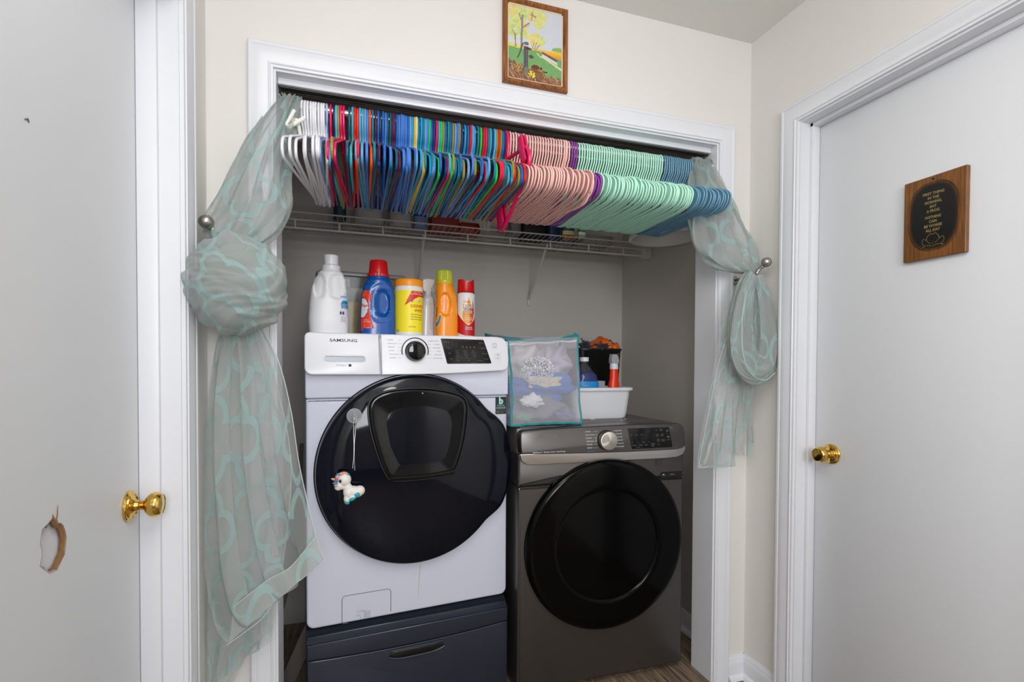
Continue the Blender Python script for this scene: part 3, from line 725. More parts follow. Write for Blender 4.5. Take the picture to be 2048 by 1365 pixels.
for c, (a, b) in enumerate((('High', 'Low'), ('High', 'Low'), ('Normal', 'Light'), ('', 'On'))):
    if a: t.t(a, 0.0034, d4(0.443+0.0225*c, 0.941))
    for r in range(4): t.bar(-0.0006, 0.0006, 0, 0.0012, d4(0.441+0.0225*c, 0.935-0.0055*r)) if a else None
    t.t(b, 0.0034, d4(0.447+0.0235*c, 0.9125))
for c, q in enumerate(('Dryness', 'Temp', 'Time')): t.t(q, 0.0042, d4(0.456+0.025*c, 0.902), bold=0.006)
t.t('Wrinkle', 0.0036, d4(0.534, 0.906)); t.t('Prevent', 0.0036, d4(0.534, 0.901)); t.t('Alarm', 0.0036, d4(0.534, 0.896)); t.t('Delay', 0.0036, d4(0.560, 0.9025)); t.t('Hold 3 sec', 0.0028, d4(0.470, 0.8935))
for r, rowt in enumerate((('Eco', 'Adjust\nTime +'), ('Drum\nLight', 'Adjust\nTime -'), ('Child\nLock', 'Smart\nControl'))):
    for c, q in enumerate(rowt): t.t(q, 0.0040, d4(0.553+0.021*c+0.003*r, 0.956-0.0195*r), bold=0.006)
t.t('O', 0.0095, d4(0.600, 0.951), bold=0.01); t.t('On', 0.003, d4(0.601, 0.940)); t.t('>II', 0.0085, d4(0.603, 0.928), bold=0.02); t.t('Start/Pause', 0.003, d4(0.604, 0.918), wid=0.017)
obj('display_lettering', t.mb, ['inkdim'], dd, smooth=False)
# door: big round dark glass
DD = (0.345, 0.534)
def lath(mb, prof, n=128, c=DD, sx=1.0):
    T = trans(c[0], 0, c[1]) @ Matrix.Rotation(PI/2, 4, 'X'); mb.lathe(prof, n, T=T, sx=sx)
d = MB(); lath(d, [(0.318, -0.002), (0.319, 0.012), (0.317, 0.020), (0.312, 0.026), (0.304, 0.030), (0.295, 0.0315), (0.27, 0.0325), (0.235, 0.033), (0.215, 0.0325), (0.205, 0.0305), (0.202, 0.024)], sx=1.012)
ddr = obj('door', d, 'dryerglass', dryer, 'wide black glass door frame', ang=60)
d = MB(); lath(d, [(0.203, 0.020), (0.199, 0.022), (0.185, 0.012), (0.165, -0.02), (0.13, -0.04), (0.07, -0.052), (0.0, -0.056)], 96, (0.332, 0.538)); obj('door_bowl', d, 'dryerwin', ddr, ang=60)
mb = MB(); mb.box(0.583, 0.676, -0.0012, -0.0004, 0.7665, 0.7885); sk = obj('sticker', mb, 'black', dryer)
t = TX(); c5 = lambda ox, oz: flat((ox, -0.0016, oz), (1, 0, 0), (0, 0, 1))
t.t('\u2726', 0.007, c5(0.593, 0.778)); t.t('|', 0.006, c5(0.6, 0.778)); t.t('Smart App', 0.0035, c5(0.633, 0.778), wid=0.018)
obj('sticker_print', t.mb, ['inkwhite'], sk, smooth=False)
for sx_ in (0.0,):
    q = MB(); q.box(0.560, 0.586, -0.0011, -0.0004, 0.8155, 0.838); obj('faint_label', q, mat('faint_label', (0.27, 0.26, 0.255), 0.35, 0.5), dryer)
# ------------------------------------------------------------------ shower-type rod with end flanges
RY, RZ = 0.045, 1.958
rod = thing('tension_rod', 'chrome rod across the top of the closet opening', 'rod', (0, 0, 0))
mb = MB(); mb.tube([(OL+0.004, RY, RZ), (OR-0.004, RY, RZ)], 0.0125, 20); obj('tube', mb, 'chrome', rod)
for xx, s in ((OL+0.0005, 1), (OR-0.0005, -1)):
    mb = MB(); mb.lathe([(0.031, 0), (0.032, 0.004), (0.028, 0.009), (0.018, 0.016), (0.0145, 0.028)], 32, T=trans(xx, RY, RZ) @ Matrix.Rotation(s*PI/2, 4, 'Y')); obj('end_flange', mb, 'chrome', rod)

# ------------------------------------------------------------------ hangers (local: origin on the rod axis, hanger lies in the local yz plane)
def arc(cy, cz, r, a0, a1, n): return [(0, cy+r*math.cos(math.radians(a0+(a1-a0)*i/n)), cz+r*math.sin(math.radians(a0+(a1-a0)*i/n))) for i in range(n+1)]
def fillet(pts, rads, n=4):
    out = []; k = len(pts)
    for i in range(k):
        p0, p, p1 = Vector(pts[i-1]), Vector(pts[i]), Vector(pts[(i+1) % k]); r = rads[i]
        if not r: out.append(tuple(p)); continue
        a = (p0-p).normalized(); b = (p1-p).normalized(); r = min(r, (p0-p).length*.48, (p1-p).length*.48)
        A = p+a*r; B = p+b*r
        for j in range(n+1):
            t = j/n; q = A*(1-t)**2+p*2*t*(1-t)+B*t*t; out.append(tuple(q))
    return out
def hanger_mesh(style):
    mb = MB(); r = 0.0036 if style != 'slim' else 0.0029
    hc = 0.0165-0.0215
    hook = arc(0, hc, 0.0215, -40 if style == 'tube' else -60, 180, 14)
    # from the tip over the rod and down to the neck
    hook = [(0, p[1], p[2]) for p in hook]+[(0, -0.0212, hc-0.02), (0, -0.018, -0.048), (0, -0.007, -0.062), (0, 0, -0.072), (0, 0, -0.082)]
    hook = [(x, y, z) for x, y, z in hook]
    mb.tube(hook, r, 7)
    if style == 'tube':
        P = [(0, 0, -0.080), (0, -0.150, -0.150), (0, -0.208, -0.176), (0, -0.208, -0.222), (0, 0.208, -0.222), (0, 0.208, -0.176), (0, 0.150, -0.150)]
        loop = fillet(P, [0.03, 0.05, 0.026, 0.022, 0.022, 0.026, 0.05])
        mb.tube(loop, r+0.0003, 7, True)
        mb.tube([(0, -0.040, -0.100), (0, -0.043, -0.108), (0, -0.036, -0.112), (0, -0.028, -0.109)], 0.0022, 5)
        mb.tube([(0, 0.040, -0.100), (0, 0.043, -0.108), (0, 0.036, -0.112), (0, 0.028, -0.109)], 0.0022, 5)
    else:
        P = [(0, 0, -0.080), (0, -0.132, -0.140), (0, -0.184, -0.156), (0, -0.210, -0.184), (0, -0.192, -0.220), (0, -0.145, -0.228), (0, 0.145, -0.228), (0, 0.192, -0.220), (0, 0.210, -0.184), (0, 0.184, -0.156), (0, 0.132, -0.140)]
        loop = fillet(P, [0.02, 0.05, 0.03, 0.03, 0.03, 0.04, 0.04, 0.03, 0.03, 0.03, 0.05])
        mb.tube(loop, r, 7, True)
        for s in (-1, 1):     # inner rib and web of the moulded shoulder
            rib = [(0, s*0.114, -0.1345), (0, s*0.142, -0.152), (0, s*0.168, -0.170), (0, s*0.180, -0.188), (0, s*0.172, -0.209), (0, s*0.152, -0.224)]
            mb.tube(rib, 0.0014, 5)
            out = [(0, s*0.132, -0.140), (0, s*0.178, -0.156), (0, s*0.207, -0.184), (0, s*0.190, -0.218), (0, s*0.152, -0.227)]
            vs = []
            ins = [rib[0], rib[2], rib[3], rib[4], rib[5]]
            for e in (-0.0007, 0.0007):
                for a in out+ins: vs.append((e, a[1], a[2]))
            fs = []
            for i in range(4): fs += [(i, i+1, 5+i+1, 5+i), (10+i+1, 10+i, 15+i, 15+i+1)]
            mb.add(vs, fs)
    me = mb.mesh('hanger_'+style, [None], True, 50); return me
HM = {k: hanger_mesh(k) for k in ('tube', 'slim')}
HC = {
 'white': (0.91, 0.91, 0.93), 'light blue': (0.42, 0.60, 0.80), 'blue': (0.09, 0.38, 0.68), 'periwinkle': (0.27, 0.48, 0.80), 'navy': (0.07, 0.13, 0.30),
 'magenta': (0.85, 0.08, 0.36), 'sky blue': (0.30, 0.72, 0.88), 'cyan': (0.05, 0.60, 0.82), 'teal': (0.06, 0.46, 0.54), 'dark teal': (0.04, 0.33, 0.42), 'aqua': (0.25, 0.66, 0.70),
 'olive': (0.55, 0.53, 0.22), 'red': (0.85, 0.06, 0.08), 'orange red': (0.86, 0.20, 0.07), 'orange': (0.90, 0.33, 0.08), 'plum': (0.30, 0.07, 0.26), 'dark blue': (0.05, 0.20, 0.45),
 'yellow': (0.90, 0.70, 0.12), 'cream': (0.85, 0.83, 0.68), 'green': (0.10, 0.76, 0.34), 'sea green': (0.0, 0.55, 0.48),
 'pale pink': (0.97, 0.78, 0.75), 'violet': (0.58, 0.27, 0.64), 'mint green': (0.75, 0.955, 0.87), 'dusty blue': (0.42, 0.61, 0.71)}
HMAT = {k: mat('hanger_'+k.replace(' ', '_'), c, 0.30 if k not in ('pale pink', 'mint green', 'dusty blue', 'violet') else 0.42) for k, c in HC.items()}
ORD = ['first', 'second', 'third', 'fourth', 'fifth', 'sixth', 'seventh', 'eighth', 'ninth', 'tenth', 'eleventh', 'twelfth', 'thirteenth', 'fourteenth', 'fifteenth', 'sixteenth', 'seventeenth', 'eighteenth', 'nineteenth', 'twentieth']
ORD += ['twenty-'+q for q in ORD[:9]]+['thirtieth']+['thirty-'+q for q in ORD[:9]]
hr = random.Random(21)
def put(x, style, color, label, group, yaw=0.0, roll=0.0, dz=0.0, name='clothes_hanger'):
    o = bpy.data.objects.new(name, HM[style]); COL.objects.link(o)
    o.material_slots[0].link = 'OBJECT'; o.material_slots[0].material = HMAT[color]
    o.location = (x, RY, RZ+dz); o.rotation_euler = (roll, 0, yaw)
    return tag(o, label, 'hanger', group)
# whites at the left end
for i in range(10):
    x = -0.1325+0.0072*i
    put(x, 'tube', 'white', '%s white plastic hanger from the left end of the rod' % ORD[i], 'white hangers', yaw=math.radians(-3.5-4*(i < 2)+hr.uniform(-3, 3)+0.35*i), roll=math.radians(hr.uniform(-2, 2)))
cols = [('light blue', -.066), ('magenta', -.056), ('navy', -.046), ('sky blue', -.04), ('olive', -.034), ('magenta', -.026), ('magenta', -.018), ('dark teal', -.003), ('aqua', .006), ('red', .012), ('orange red', .02), ('light blue', .028), ('aqua', .036), ('light blue', .043), ('periwinkle', .049), ('orange', .056), ('teal', .064), ('plum', .072), ('blue', .081), ('navy', .088), ('blue', .095), ('periwinkle', .102), ('dark teal', .108), ('dark teal', .116), ('plum', .123), ('plum', .129), ('blue', .136), ('periwinkle', .143), ('periwinkle', .15), ('periwinkle', .157), ('periwinkle', .164), ('blue', .17), ('light blue', .177), ('cyan', .183), ('yellow', .19), ('cream', .196), ('teal', .202), ('cyan', .21), ('teal', .217), ('light blue', .224), ('periwinkle', .23), ('green', .236), ('blue', .242), ('dark blue', .249), ('magenta', .258), ('aqua', .266), ('green', .273), ('olive', .28), ('blue', .287), ('sea green', .296), ('blue', .303), ('olive', .311), ('light blue', .318), ('periwinkle', .325), ('olive', .331), ('dark blue', .339), ('cyan', .349), ('blue', .359), ('red', .367), ('light blue', .374), ('cyan', .381), ('teal', .392), ('green', .402), ('red', .411), ('magenta', .419), ('teal', .427), ('aqua', .434), ('dark blue', .4415), ('sky blue', .4485), ('olive', .4555), ('red', .4625), ('olive', .469), ('blue', .476), ('dark blue', .4825), ('red', .4895)]
cnt = {}
tot = {}
for c, x in cols: tot[c] = tot.get(c, 0)+1
for i, (c, x) in enumerate(cols):
    cnt[c] = cnt.get(c, 0)+1
    lc = cols[i-1][0] if i else 'white'; rc = cols[i+1][0] if i < len(cols)-1 else 'pale pink'
    if tot[c] == 1: lab = 'the only %s plastic hanger, between %s and %s ones' % (c, lc, rc)
    else: lab = '%s %s hanger from the left, between %s and %s ones' % (ORD[cnt[c]-1], c, lc, rc)
    f = (x+0.07)/0.56
    yaw = math.radians(-4.0*(1-f)**3+hr.uniform(-1.6, 1.6)+(2.5*math.sin(i*0.9) if i < 26 else 0.8*math.sin(i*0.6)))
    put(x, 'tube', c, lab, 'mixed-colour hangers', yaw, math.radians(hr.uniform(-2.2, 2.2)), hr.choice([0, 0, 0, 0.002, 0.003]) if c not in ('plum',) else 0.004)
def run(n, x0, x1, c, group, amp):
    for i in range(n):
        x = x0+(x1-x0)*(i+.5)/n
        put(x, 'slim', c, '%s %s plastic hanger from the left end of the %s run' % (ORD[i], c, c), group, math.radians(amp(i/n)+hr.uniform(-.7, .7)+(hr.choice([-2.2, 2.2]) if hr.random() < .12 else 0)), math.radians(hr.uniform(-1.3, 1.3)), hr.choice([0, 0, 0, 0.001, 0.002]))
run(23, 0.497, 0.717, 'pale pink', 'pale pink hangers', lambda f: 1.0*math.sin(f*9))
run(3, 0.719, 0.745, 'violet', 'violet hangers', lambda f: -0.5)
run(36, 0.746, 1.086, 'mint green', 'mint green hangers', lambda f: 1.2*math.sin(f*11))
run(14, 1.088, 1.213, 'dusty blue', 'dusty blue hangers', lambda f: 1.5+2.5*f)
# odd hangers: pink one swung out, magenta and white clip hangers
put(0.700, 'slim', 'pale pink', 'pale pink hanger swung out of line in front of the violet ones', 'pale pink hangers', math.radians(3), math.radians(7.0), 0.001)
def clip_hanger(name, label, color, x, roll, yaw, s=1.0, half=0.155):
    t = thing(name, label, 'hanger', (x, RY, RZ), yaw); t.rotation_euler = (roll, 0, yaw)
    mb = MB(); hc = -0.005; hook = [(0, p[1], p[2]) for p in arc(0, hc, 0.0215, -40, 180, 14)]+[(0, -0.0212, hc-0.02), (0, -0.014, -0.05), (0, 0, -0.072), (0, 0, -0.09)]
    mb.tube(hook, 0.0048, 8)
    P = [(0, 0, -0.085), (0, -half, -0.150), (0, -half-0.006, -0.20), (0, -half+0.03, -0.225), (0, half-0.02, -0.28), (0, half+0.016, -0.262), (0, half, -0.150)]
    mb.tube(fillet(P, [0.02, 0.02, 0.02, 0.04, 0.04, 0.02, 0.02]), 0.0062, 8, True); obj('frame', mb, HMAT[color], t)
    for sd in (-1, 1):
        for k, yy in enumerate((0.105,)):
            c = MB(); dz_ = 0.045 if sd < 0 else -0.03
            c.box(-0.010, -0.003, sd*yy-0.015, sd*yy+0.015, -0.235+dz_, -0.140+dz_, bev=0.002); c.box(0.003, 0.010, sd*yy-0.015, sd*yy+0.015, -0.235+dz_, -0.140+dz_, bev=0.002)
            c.tube([(-0.008, sd*yy, -0.178+dz_), (0.008, sd*yy, -0.178+dz_)], 0.005, 8)
            obj('clip', c, HMAT[color], t)
    return t
clip_hanger('clip_hanger', 'magenta clip hanger hanging askew in front of the pale pink ones', 'magenta', 0.488, math.radians(-20), math.radians(6), half=0.13)
# white double swivel hook of the clip hanger at the left end
wc = thing('hanger_clip', 'cream white plastic hanger clip perched on the white hangers', 'clip', (0, 0, 0))
cm_ = mat('cream_plastic', (0.92, 0.92, 0.88), 0.35)
c = MB(); c.tube([(-.1473, -.052, 1.901), (-.1689, -.050, 1.857)], 0.0052, 10); obj('jaw', c, cm_, wc)
c = MB(); c.tube([(-.163, -.056, 1.850), (-.1218, -.052, 1.8834)], 0.0056, 10); obj('jaw', c, cm_, wc)
c = MB(); c.tube([(-.1665, -.052, 1.858), (-.160, -.054, 1.849)], 0.0046, 8); c.tube([(-.155, -.046, 1.880), (-.138, -.044, 1.870), (-.134, -.03, 1.842)], 0.0052, 8); c.box(-.155, -.136, -.050, -.036, 1.862, 1.882, bev=.003); obj('spring_block', c, cm_, wc)

# ------------------------------------------------------------------ wire shelf
sh = thing('wire_shelf', 'white ventilated wire shelf across the back of the closet', 'shelf', (0, 0, 0))
SY, SZ = 0.655, 1.812
def wire(mb, a, b, r=0.003): mb.tube([a, b], r, 6)
mb = MB(); wire(mb, (XL+0.004, SY, SZ+0.010), (XR-0.004, SY, SZ+0.010), 0.0034); obj('front_rail', mb, 'wire', sh)
mb = MB(); wire(mb, (XL+0.004, SY, 1.792), (XR-0.006, SY, 1.792), 0.0034); obj('middle_rail', mb, 'wire', sh)
mb = MB(); wire(mb, (XL+0.004, SY-0.002, 1.757), (XR-0.045, SY-0.002, 1.7575), 0.0045); obj('hanging_rail', mb, 'wire', sh)
mb = MB()
for yy in (0.80, 0.935): wire(mb, (XL+0.004, yy, SZ), (XR-0.004, yy, SZ), 0.003)
obj('back_rail', mb, 'wire', sh)
for px in (-0.215, -0.045, 0.13, 0.31, 0.50, 0.70, 0.90, 1.10, 1.29):
    mb = MB(); wire(mb, (px, SY, 1.757), (px, SY, 1.794), 0.0038); obj('lip_post', mb, 'wire', sh)
mb = MB(); x = XL+0.015
while x < XR-0.01:
    mb.tube([(x, 0.94, SZ+0.004), (x, SY+0.003, SZ+0.010)], 0.0014, 5); x += 0.0254
o = obj('deck_wires', mb, 'wire', sh); o['kind'] = 'stuff'
for bx_ in (0.305, 0.885):
    t = thing('shelf_brace', 'white diagonal shelf brace ' + ('behind the spray bottle, left of the other' if bx_ < .5 else 'above the mesh laundry bag, right of the other'), 'brace')
    mb = MB(); mb.tube([(bx_, SY+0.004, 1.775), (bx_+0.008, YB-0.010, 1.555)], 0.0062, 8); obj('strut', mb, 'wire', t)
    mb = MB(); mb.box(bx_+0.002, bx_+0.016, YB-0.010, YB-0.001, 1.520, 1.560, bev=0.002); obj('wall_plate', mb, 'wire', t)
    mb = MB(); mb.lathe([(0.003, 0), (0.003, 0.002), (0, 0.003)], 10, T=trans(bx_+0.009, YB-0.010, 1.530) @ Matrix.Rotation(PI/2, 4, 'X')); obj('screw', mb, 'nickel', t)
t = thing('shelf_end_bracket', 'white end bracket holding the shelf on the right closet wall', 'bracket')
mb = MB(); mb.box(XR-0.045, XR-0.001, SY-0.006, SY+0.030, 1.748, 1.803, bev=0.003)
for i in range(5): mb.box(XR-0.043+0.008*i, XR-0.040+0.008*i, SY-0.0085, SY-0.005, 1.752, 1.800)
obj('bracket_body', mb, 'wire', t)

# ------------------------------------------------------------------ loft helper for bottles
class Loft:
    def __init__(s, secs, dent=None): s.s = secs; s.dent = dent   # (z, cx, cy, rx, ry, e)
    def at(s, z):
        S = s.s
        if z <= S[0][0]: return S[0][1:]
        for a, b in zip(S, S[1:]):
            if z <= b[0]:
                t = (z-a[0])/max(1e-9, b[0]-a[0]); return [p+(q-p)*t for p, q in zip(a[1:], b[1:])]
        return S[-1][1:]
    def p(s, th, z, off=0.0):
        cx, cy, rx, ry, e = s.at(z); c, q = math.cos(th), math.sin(th)
        x = cx+math.copysign(abs(c)**(2/e), c)*(rx+off); y = cy+math.copysign(abs(q)**(2/e), q)*(ry+off)
        if s.dent and y < cy:
            y += s.dent(x, z)
        return (x, y, z)
    def body(s, nu=64, zs=None, mb=None, m=0):
        mb = mb or MB(); z0, z1 = s.s[0][0], s.s[-1][0]
        if zs is None:
            zs = sorted(set([q[0] for q in s.s]+[z0+(z1-z0)*i/56 for i in range(57)]))
        k = len(zs); vs = []; fs = []
        for z in zs:
            for j in range(nu): vs.append(s.p(2*PI*j/nu, z))
        for i in range(k-1):
            for j in range(nu): fs.append((i*nu+j, i*nu+(j+1) % nu, (i+1)*nu+(j+1) % nu, (i+1)*nu+j))
        fs.append(tuple(range(nu))[::-1]); fs.append(tuple((k-1)*nu+j for j in range(nu)))
        mb.add(vs, fs, m); return mb
    def front(s, x, z, off=0.0008):   # point on the front surface at a given x
        cx, cy, rx, ry, e = s.at(z); t = max(-1.0, min(1.0, (x-cx)/(rx+off))); yy = (1-abs(t)**e)**(1/e)
        return (x, cy-(ry+off)*yy+(s.dent(x, z) if s.dent else 0), z)
def smoothsec(S, n=4):
    out = []
    for a, b in zip(S, S[1:]):
        for i in range(n):
            t = i/n; q = t*t*(3-2*t); out.append((a[0]+(b[0]-a[0])*t,)+tuple(x+(y-x)*q for x, y in zip(a[1:], b[1:])))
    return out+[S[-1]]
def ell(x, z, cx, cz, rx, rz, e=2.0): return (abs((x-cx)/rx)**e+abs((z-cz)/rz)**e)
def sm(a, b, x):
    t = max(0.0, min(1.0, (x-a)/(b-a))); return t*t*(3-2*t)
BZ = 1.300
def bo(name, mb, mats, parent, label=None, **k): return obj(name, shifted(mb, -BZ) if isinstance(mb, MB) else mb, mats, parent, label, **k)
WP = lambda x, y: (-.1367+x*math.cos(WA)-y*math.sin(WA), .1284+x*math.sin(WA)+y*math.cos(WA))
def bthing(name, label, cat, **k):
    return thing(name, label, cat, (-.1367, .1284, BZ), WA, **k)
def ribcap(r0, r1, z0, z1, cx, cy, n=36, amp=0.0006):
    mb = MB(); vs = []; fs = []; prof = [(r0, z0), (r1, z1-0.003), (r1-0.002, z1-0.0005), (r1-0.006, z1)]
    for (r, z) in prof:
        for j in range(n*2):
            a = PI*j/n; rr = r+(amp if j % 2 else -amp)*(1 if z < z1-0.001 else 0); vs.append((cx+rr*math.cos(a), cy+rr*math.sin(a), z))
    N_ = n*2
    for i in range(3):
        for j in range(N_): fs.append((i*N_+j, i*N_+(j+1) % N_, (i+1)*N_+(j+1) % N_, (i+1)*N_+j))
    fs.append(tuple(3*N_+j for j in range(N_))); fs.append(tuple(range(N_))[::-1]); mb.add(vs, fs); return mb
# 1 white detergent jug
b = bthing('detergent_bottle', 'large white detergent bottle with white cap at the left end of the washer', 'bottle')
def dw(x, z):
    d = 0
    e1 = ell(x, z, 0.103, 1.468, 0.026, 0.046, 2.4); d += 0.010*(1-sm(0.55, 1.05, e1))
    e2 = ell(x, z, 0.046, 1.468, 0.019, 0.046, 2.4); d += 0.008*(1-sm(0.55, 1.05, e2))
    return d
S = [(BZ+0.0, .0775, .15, .058, .040, 3), (BZ+0.008, .0775, .15, .0635, .045, 3), (BZ+0.05, .0768, .15, .066, .047, 2.8), (BZ+0.10, .0765, .15, .063, .045, 2.6), (BZ+0.15, .0785, .15, .060, .043, 2.5), (BZ+0.19, .0825, .15, .053, .040, 2.4), (BZ+0.215, .085, .15, .042, .036, 2.2), (BZ+0.228, .086, .15, .031, .030, 2), (BZ+0.236, .086, .15, .030, .030, 2)]
L1 = Loft(smoothsec(S), dw); bo('body', L1.body(), mat('white_hdpe', (0.90, 0.90, 0.91), 0.38, subs=0.1), b, ang=60)
mb = MB(); mb.lathe([(.031, 1.534), (.0315, 1.541), (.026, 1.544), (.0235, 1.546), (.0245, 1.574), (.0235, 1.578), (0, 1.578)], 40, T=trans(.086, .15, 0)); bo('cap', mb, 'whiteplast', b)
def patch(L, x0f, x1f, z0, z1, colf, nu=24, nv=30, off=0.0009, th0=None, th1=None, mask=None):
    mb = MB()
    vs = []
    for j in range(nv+1):
        for i in range(nu+1):
            z = z0+(z1-z0)*j/nv; th = th0+(th1-th0)*i/nu; vs.append(L.p(th, z, off))
    o = mb.add(vs, [])
    for j in range(nv):
        for i in range(nu):
            c = colf((i+.5)/nu, (j+.5)/nv)
            if c is None: continue
            W = nu+1; mb.fc[len(mb.f)] = lin(c); mb.f.append((o+j*W+i, o+j*W+i+1, o+(j+1)*W+i+1, o+(j+1)*W+i)); mb.mi.append(0)
    return mb
def lc(u, v):
    # oval edge to the left, blue band
    if u < 0.32*(2*v-1)**2+0.06: return None
    if 0.52 < v < 0.78 and v < 0.60+0.25*u+0.1: return (0.15, 0.52, 0.75)
    if v >= 0.78: return (0.80, 0.88, 0.92)
    return (0.86, 0.85, 0.88)
bo('label', patch(L1, 0, 0, 1.335, 1.448, lc, th0=math.radians(-62), th1=math.radians(-8), off=0.0006), 'print', b, 'white and blue printed label')
fr = lambda L, ox, oz, off=0.0012: (lambda x, y: L.front(ox+x, oz+y, off))
t = TX(); t.t('FREE', 0.007, fr(L1, 0.124, 1.434), 2, bold=0.01); t.t('& gentle', 0.006, fr(L1, 0.126, 1.408), 0); t.t('SAFE', 0.005, fr(L1, 0.126, 1.400), 0)
for q in (0.114, 0.1225): t.bar(-0.003, 0.003, -0.005, 0.004, fr(L1, q, 1.378), 1); t.bar(-0.0015, 0.0015, 0.004, 0.006, fr(L1, q, 1.378), 1)
for i in range(6): t.bar(0, 0.018-0.002*(i % 3), -0.0004, 0.0004, fr(L1, 0.114, 1.366-0.0035*i), 1)
bo('label_print', t.mb, ['inkwhite', mat('ink_violet', (0.25, 0.2, 0.38), 0.5), 'inkblue'], b, smooth=False)
# 2 blue detergent bottle
b = bthing('detergent_bottle', 'blue detergent bottle with red cap and red label', 'bottle')
def dp(x, z):
    e = ell(x, z, 0.256, 1.420, 0.026, 0.052, 2.3); d = 0.016*(1-sm(0.45, 1.0, e))
    e2 = ell(x, z, 0.250, 1.418, 0.044, 0.070, 2.3); d += 0.0035*(1-sm(0.90, 1.05, e2))*0.8
    return d
S = [(BZ, .242, .15, .056, .040, 3), (BZ+0.007, .242, .15, .061, .045, 3), (BZ+0.05, .242, .15, .0625, .046, 2.7), (BZ+0.13, .243, .15, .0600, .045, 2.5), (BZ+0.175, .2445, .15, .054, .042, 2.4), (BZ+0.197, .2455, .15, .046, .040, 2.2), (BZ+0.211, .2455, .15, .038, .037, 2), (BZ+0.217, .2455, .15, .034, .034, 2)]
L2 = Loft(smoothsec(S), dp); bo('body', L2.body(), mat('blue_hdpe', (0.0, 0.32, 0.64), 0.25, coat=0.3), b, ang=60)
mb = MB(); mb.lathe([(.0370, 1.5145), (.0375, 1.526), (.0345, 1.528), (.0305, 1.568), (.0280, 1.5735), (0, 1.5745)], 44, T=trans(.2455, .15, 0)); bo('cap', mb, mat('red_cap', (0.78, 0.07, 0.10), 0.25), b)
bo('cap_side', ribcap(.0376, .0375, 1.515, 1.5275, .2455, .15, 30), mat('red_cap_ribbed', (0.76, 0.08, 0.10), 0.3), b)
def lp(u, v):
    lo = 0.0; hi = 0.50+0.42*(1-v)**2+0.20*math.exp(-((v-0.82)/0.12)**2)
    if u > hi: return None
    if v < 0.04 and u > 0.2: return None
    if ell(u, v, 0.16, 0.56, 0.36, 0.24) < 1: return (0.85, 0.86, 0.88)
    if ell(u, v, 0.16, 0.56, 0.40, 0.27) < 1: return (0.70, 0.08, 0.10)
    if v > 0.86 and u < 0.3: return (0.86, 0.35, 0.12)
    return (0.86, 0.22, 0.13)
bo('label', patch(L2, 0, 0, 1.322, 1.462, lp, 30, 40, th0=math.radians(-160), th1=math.radians(-90), off=0.0006), 'print', b, 'red printed label')
t = TX(); t.t('Persil', 0.0125, fr(L2, 0.198, 1.408), 0, wid=0.030, bold=0.02); t.t('ProClean', 0.004, fr(L2, 0.199, 1.393), 2)
t.t('Clean', 0.0045, fr(L2, 0.199, 1.358), 1); t.t('Everyday', 0.0045, fr(L2, 0.201, 1.352), 1)
for i in range(3): t.bar(-0.012, 0.012, -0.0005, 0.0005, fr(L2, 0.204, 1.342-0.004*i), 1)
t.t('50 fl oz', 0.004, fr(L2, 0.207, 1.331), 1)
bo('label_print', t.mb, ['inkred', 'inkwhite', 'inkgrey'], b, smooth=False)
# 3 wipes canister
b = bthing('wipes_canister', 'yellow and white canister of disinfecting wipes with orange lid', 'canister')
S = [(BZ, .352, .14, .050, .050, 2), (BZ+0.003, .352, .14, .052, .052, 2), (BZ+0.012, .352, .14, .0505, .0505, 2), (BZ+0.186, .352, .14, .0505, .0505, 2)]
L3 = Loft(S); bo('body', L3.body(), 'whiteplast', b, ang=60)
mb = MB(); mb.lathe([(.0508, 1.484), (.0515, 1.487), (.0515, 1.5045), (.0495, 1.509), (.046, 1.511), (0, 1.5115)], 56, T=trans(.352, .14, 0)); bo('lid', mb, mat('orange_lid', (0.97, 0.60, 0.10), 0.35), b)
def lw_(u, v):
    if v < 0.03 or v > 0.93: return (0.90, 0.90, 0.90)
    # red swoosh
    uu = u; top = 0.93-0.06*max(0, (0.62-uu))
    top = 0.93-2.4*max(0, 0.52-uu)**1.2; bot = 0.60+0.20*min(1, max(0, (uu-0.33)/0.35))
    if uu > 0.33 and bot < v < min(top, 0.915): return (0.86, 0.16, 0.14)
    return (0.98, 0.90, 0.16)
bo('label', patch(L3, 0, 0, 1.3135, 1.480, lw_, 70, 60, th0=math.radians(-172), th1=math.radians(-8), off=0.0005), 'print', b, 'yellow printed label')
cyl = lambda ox, oz: (lambda x, y: (.352+.0512*math.sin((ox+x)/.0512), .14-.0512*math.cos((ox+x)/.0512), oz+y))
t = TX()
mb = MB(); mb.add([cyl(0.016, 1.431)(0.019*math.cos(2*PI*i/24)**1, 0.006*math.sin(2*PI*i/24)) for i in range(24)], [tuple(range(24))]); bo('brand_badge', mb, 'black', b, smooth=False)
t.t('GERMS', 0.0055, lambda x, y: (.352+.0517*math.sin((.018+x)/.0517), .14-.0517*math.cos((.018+x)/.0517), 1.431+y), 0, bold=0.02)
t.t('DISINFECT', 0.0105, cyl(0.030, 1.412), 1, 'CENTER', bold=0.02); t.t('WIPES', 0.0105, cyl(0.030, 1.396), 1, bold=0.02)
t.t('Kills Cold & Flu', 0.0040, cyl(0.026, 1.4615), 0); t.t('Kills 99.9% of bacteria', 0.0045, cyl(0.022, 1.455), 0, bold=0.02)
for i in range(3): t.t('\u2022 Kills 99.9% of bacteria', 0.0038, cyl(-0.006, 1.382-0.0085*i), 2, 'LEFT', bold=0.02); t.bar(0.002, 0.038, -0.0004, 0.0004, cyl(0, 1.3775-0.0085*i), 2)
t.t('CAUTION:', 0.004, cyl(0.002, 1.338), 2, bold=0.02)
for i in range(5): t.bar(-0.006, 0.030-0.003*(i % 2), -0.0005, 0.0005, cyl(0, 1.349-0.0035*i if i < 2 else 1.343-0.0045*i), 2)
